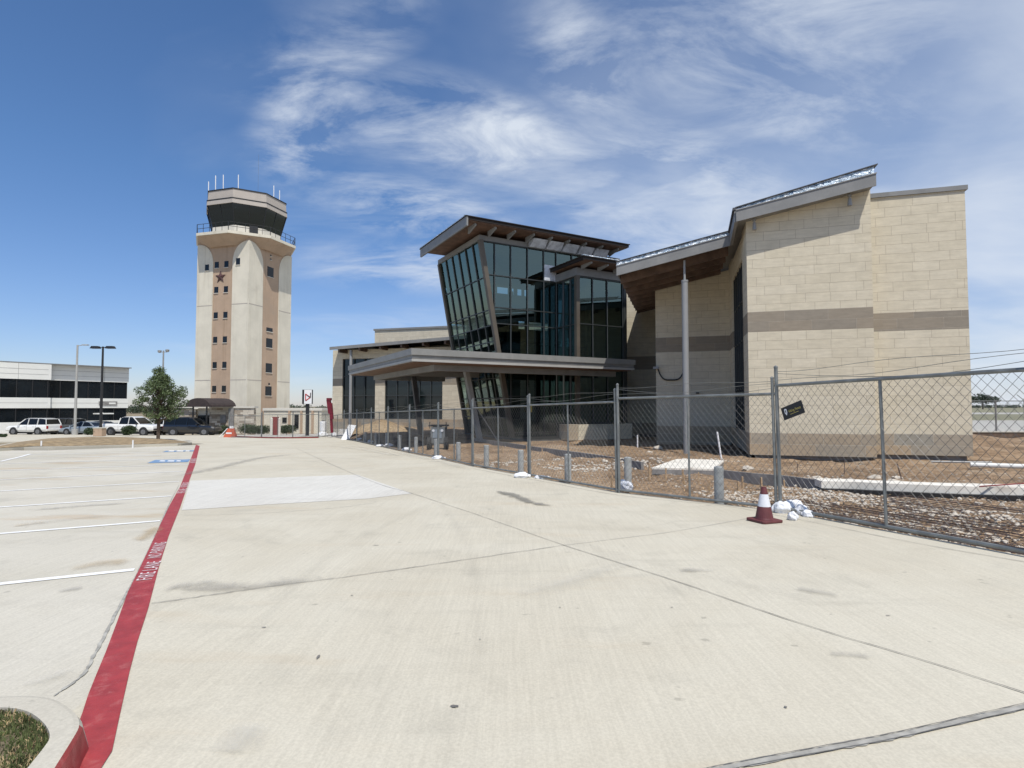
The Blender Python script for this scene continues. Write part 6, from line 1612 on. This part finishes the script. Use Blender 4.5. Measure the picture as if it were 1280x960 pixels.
# orange barrier at the far fence end
p = G(288, 546.5); T = thing('orange_barrier', 'orange and white barricade at the left end of the far fence', 'barricade', p)
MB().hexa([p+Vector(v) for v in ((-.5, -.25, 0), (.5, -.25, 0), (.5, .25, 0), (-.5, .25, 0), (-.2, -.05, .75), (.3, -.05, .75), (.3, .05, .75), (-.2, .05, .75))]).build('barrier_body', M['orange'], T, True)
MB().box(p+Vector((.1, 0, .85)), (.3, .12, .2)).build('barrier_top', M['signwhite'], T, True); MB().box(p+Vector((-.05, -.18, .35)), (.5, .03, .12)).build('white_stripe', M['signwhite'], T, True)
p = G(282, 546.5); o = MB().tube(p+Vector((-.5, 0, .03)), p+Vector((.1, .1, .75)), .04, 6).build('white_pole', M['signwhite']); tag(o, 'white pole slanting down beside the orange barricade', 'pole')
o = wallstrip('barrier_kerb', 'low reddish timber edging along the foot of the far fence', 'edging', [(296, 546.5), (345, 548), (398, 547.5)], .12, .1, 'rust')
p = P3(404, 530, 50); z = dirt_z(p.x, 49); T = thing('white_drum', 'white plastic drum in front of the pale wall left of the red machine', 'drum', (p.x, 50, -.6))
MB().lathe([(.28, 0), (.3, .05), (.3, .8), (.26, .86)], (0, 0, 0), 16).build('drum_body', M['signwhite'], T); MB().lathe([(.12, .87), (.12, .98)], (0, 0, 0), 10).build('drum_lid', M['fascia'], T)
# yellow posts before the tower
for px, lab in ((340, 'left'), (350, 'right')):
    x = (px-640)/700*58; o = MB().lathe([(.13, -1.5), (.13, .35), (.08, .42)], (x, 58, 0), 10).build('pale_post', M['cream_lt']); tag(o, '%s of two pale posts flanking the brown gate below the tower' % lab, 'post')
x = (345-640)/700*59; o = MB().box((x, 59, -.45), (.6, .3, 1.9)).build('brown_gate', M['rust']); tag(o, 'brown gate between two pale posts below the tower', 'gate')
# utility box
p = G(126, 546.5); T = thing('utility_box', 'tan square utility box in front of the grey sedan', 'utility box', (p.x, 52, gz(0, 52)))
x = (126-640)/700*52; T.location.x = x
MB().box((0, 0, .38), (.8, .6, .72)).build('cabinet', M['tan'], T, bevel=.02); MB().box((0, 0, .77), (.86, .66, .06)).build('lid', M['cream'], T)
for px, py, lab in ((51.5, 561, 'small white marker stake at the near edge of the dry grass island, left of centre'), (166, 560, 'small white marker stake on the dry grass island left of the tree')):
    p = G(px, py); o = MB().tube((p.x, p.y, p.z), (p.x, p.y, p.z+.4), .035, 6).build('marker_stake', M['signwhite']); tag(o, lab, 'stake')
# retaining wall and airfield fence at the right
T = thing('retaining_wall', 'brown retaining wall at the edge of the airfield, far right', 'wall', (30, 35, -.4))
MB().fbox(lambda x, y, z: Vector((x, y, z)), 16, 70, 35.0, 35.3, -1.0, -.02).build('wall', M['retain'], T, True)
MB().fbox(lambda x, y, z: Vector((x, y, z)), 16, 70, 34.96, 35.34, -.018, .03).build('coping', M['kerbc'], T, True)
E_ = thing('airfield_fence', 'distant airfield chain link fence with angled barbed wire arms, right edge', 'fence', (29, 36, 0))
for k in range(5):
    x = 26.6+1.8*k*1.0; 
    MB().tube((x*36/35, 36, -.05), (x*36/35, 36, 1.98), .04 if k != 2 else .05, 8).build('post', M['galv'] if k % 2 else M['form'], E_, True)
    MB().tube((x*36/35, 36, 1.98), (x*36/35-.45, 36, 2.35), .02, 6).build('arm', M['galv'], E_, True)
MB().tube((25, 36, 1.95), (60, 36, 1.95), .025, 6).build('top_rail', M['galv'], E_, True)
mb = MB()
for k in range(200):
    x = 25+.16*k
    mb.tube((x, 36, .0), (x+1.75, 36, 1.95), .003, 3, cap=False); mb.tube((x+1.75, 36.02, .0), (x, 36.02, 1.95), .003, 3, cap=False)
mb.build('chain_mesh', M['mesh_wire'], E_, True)
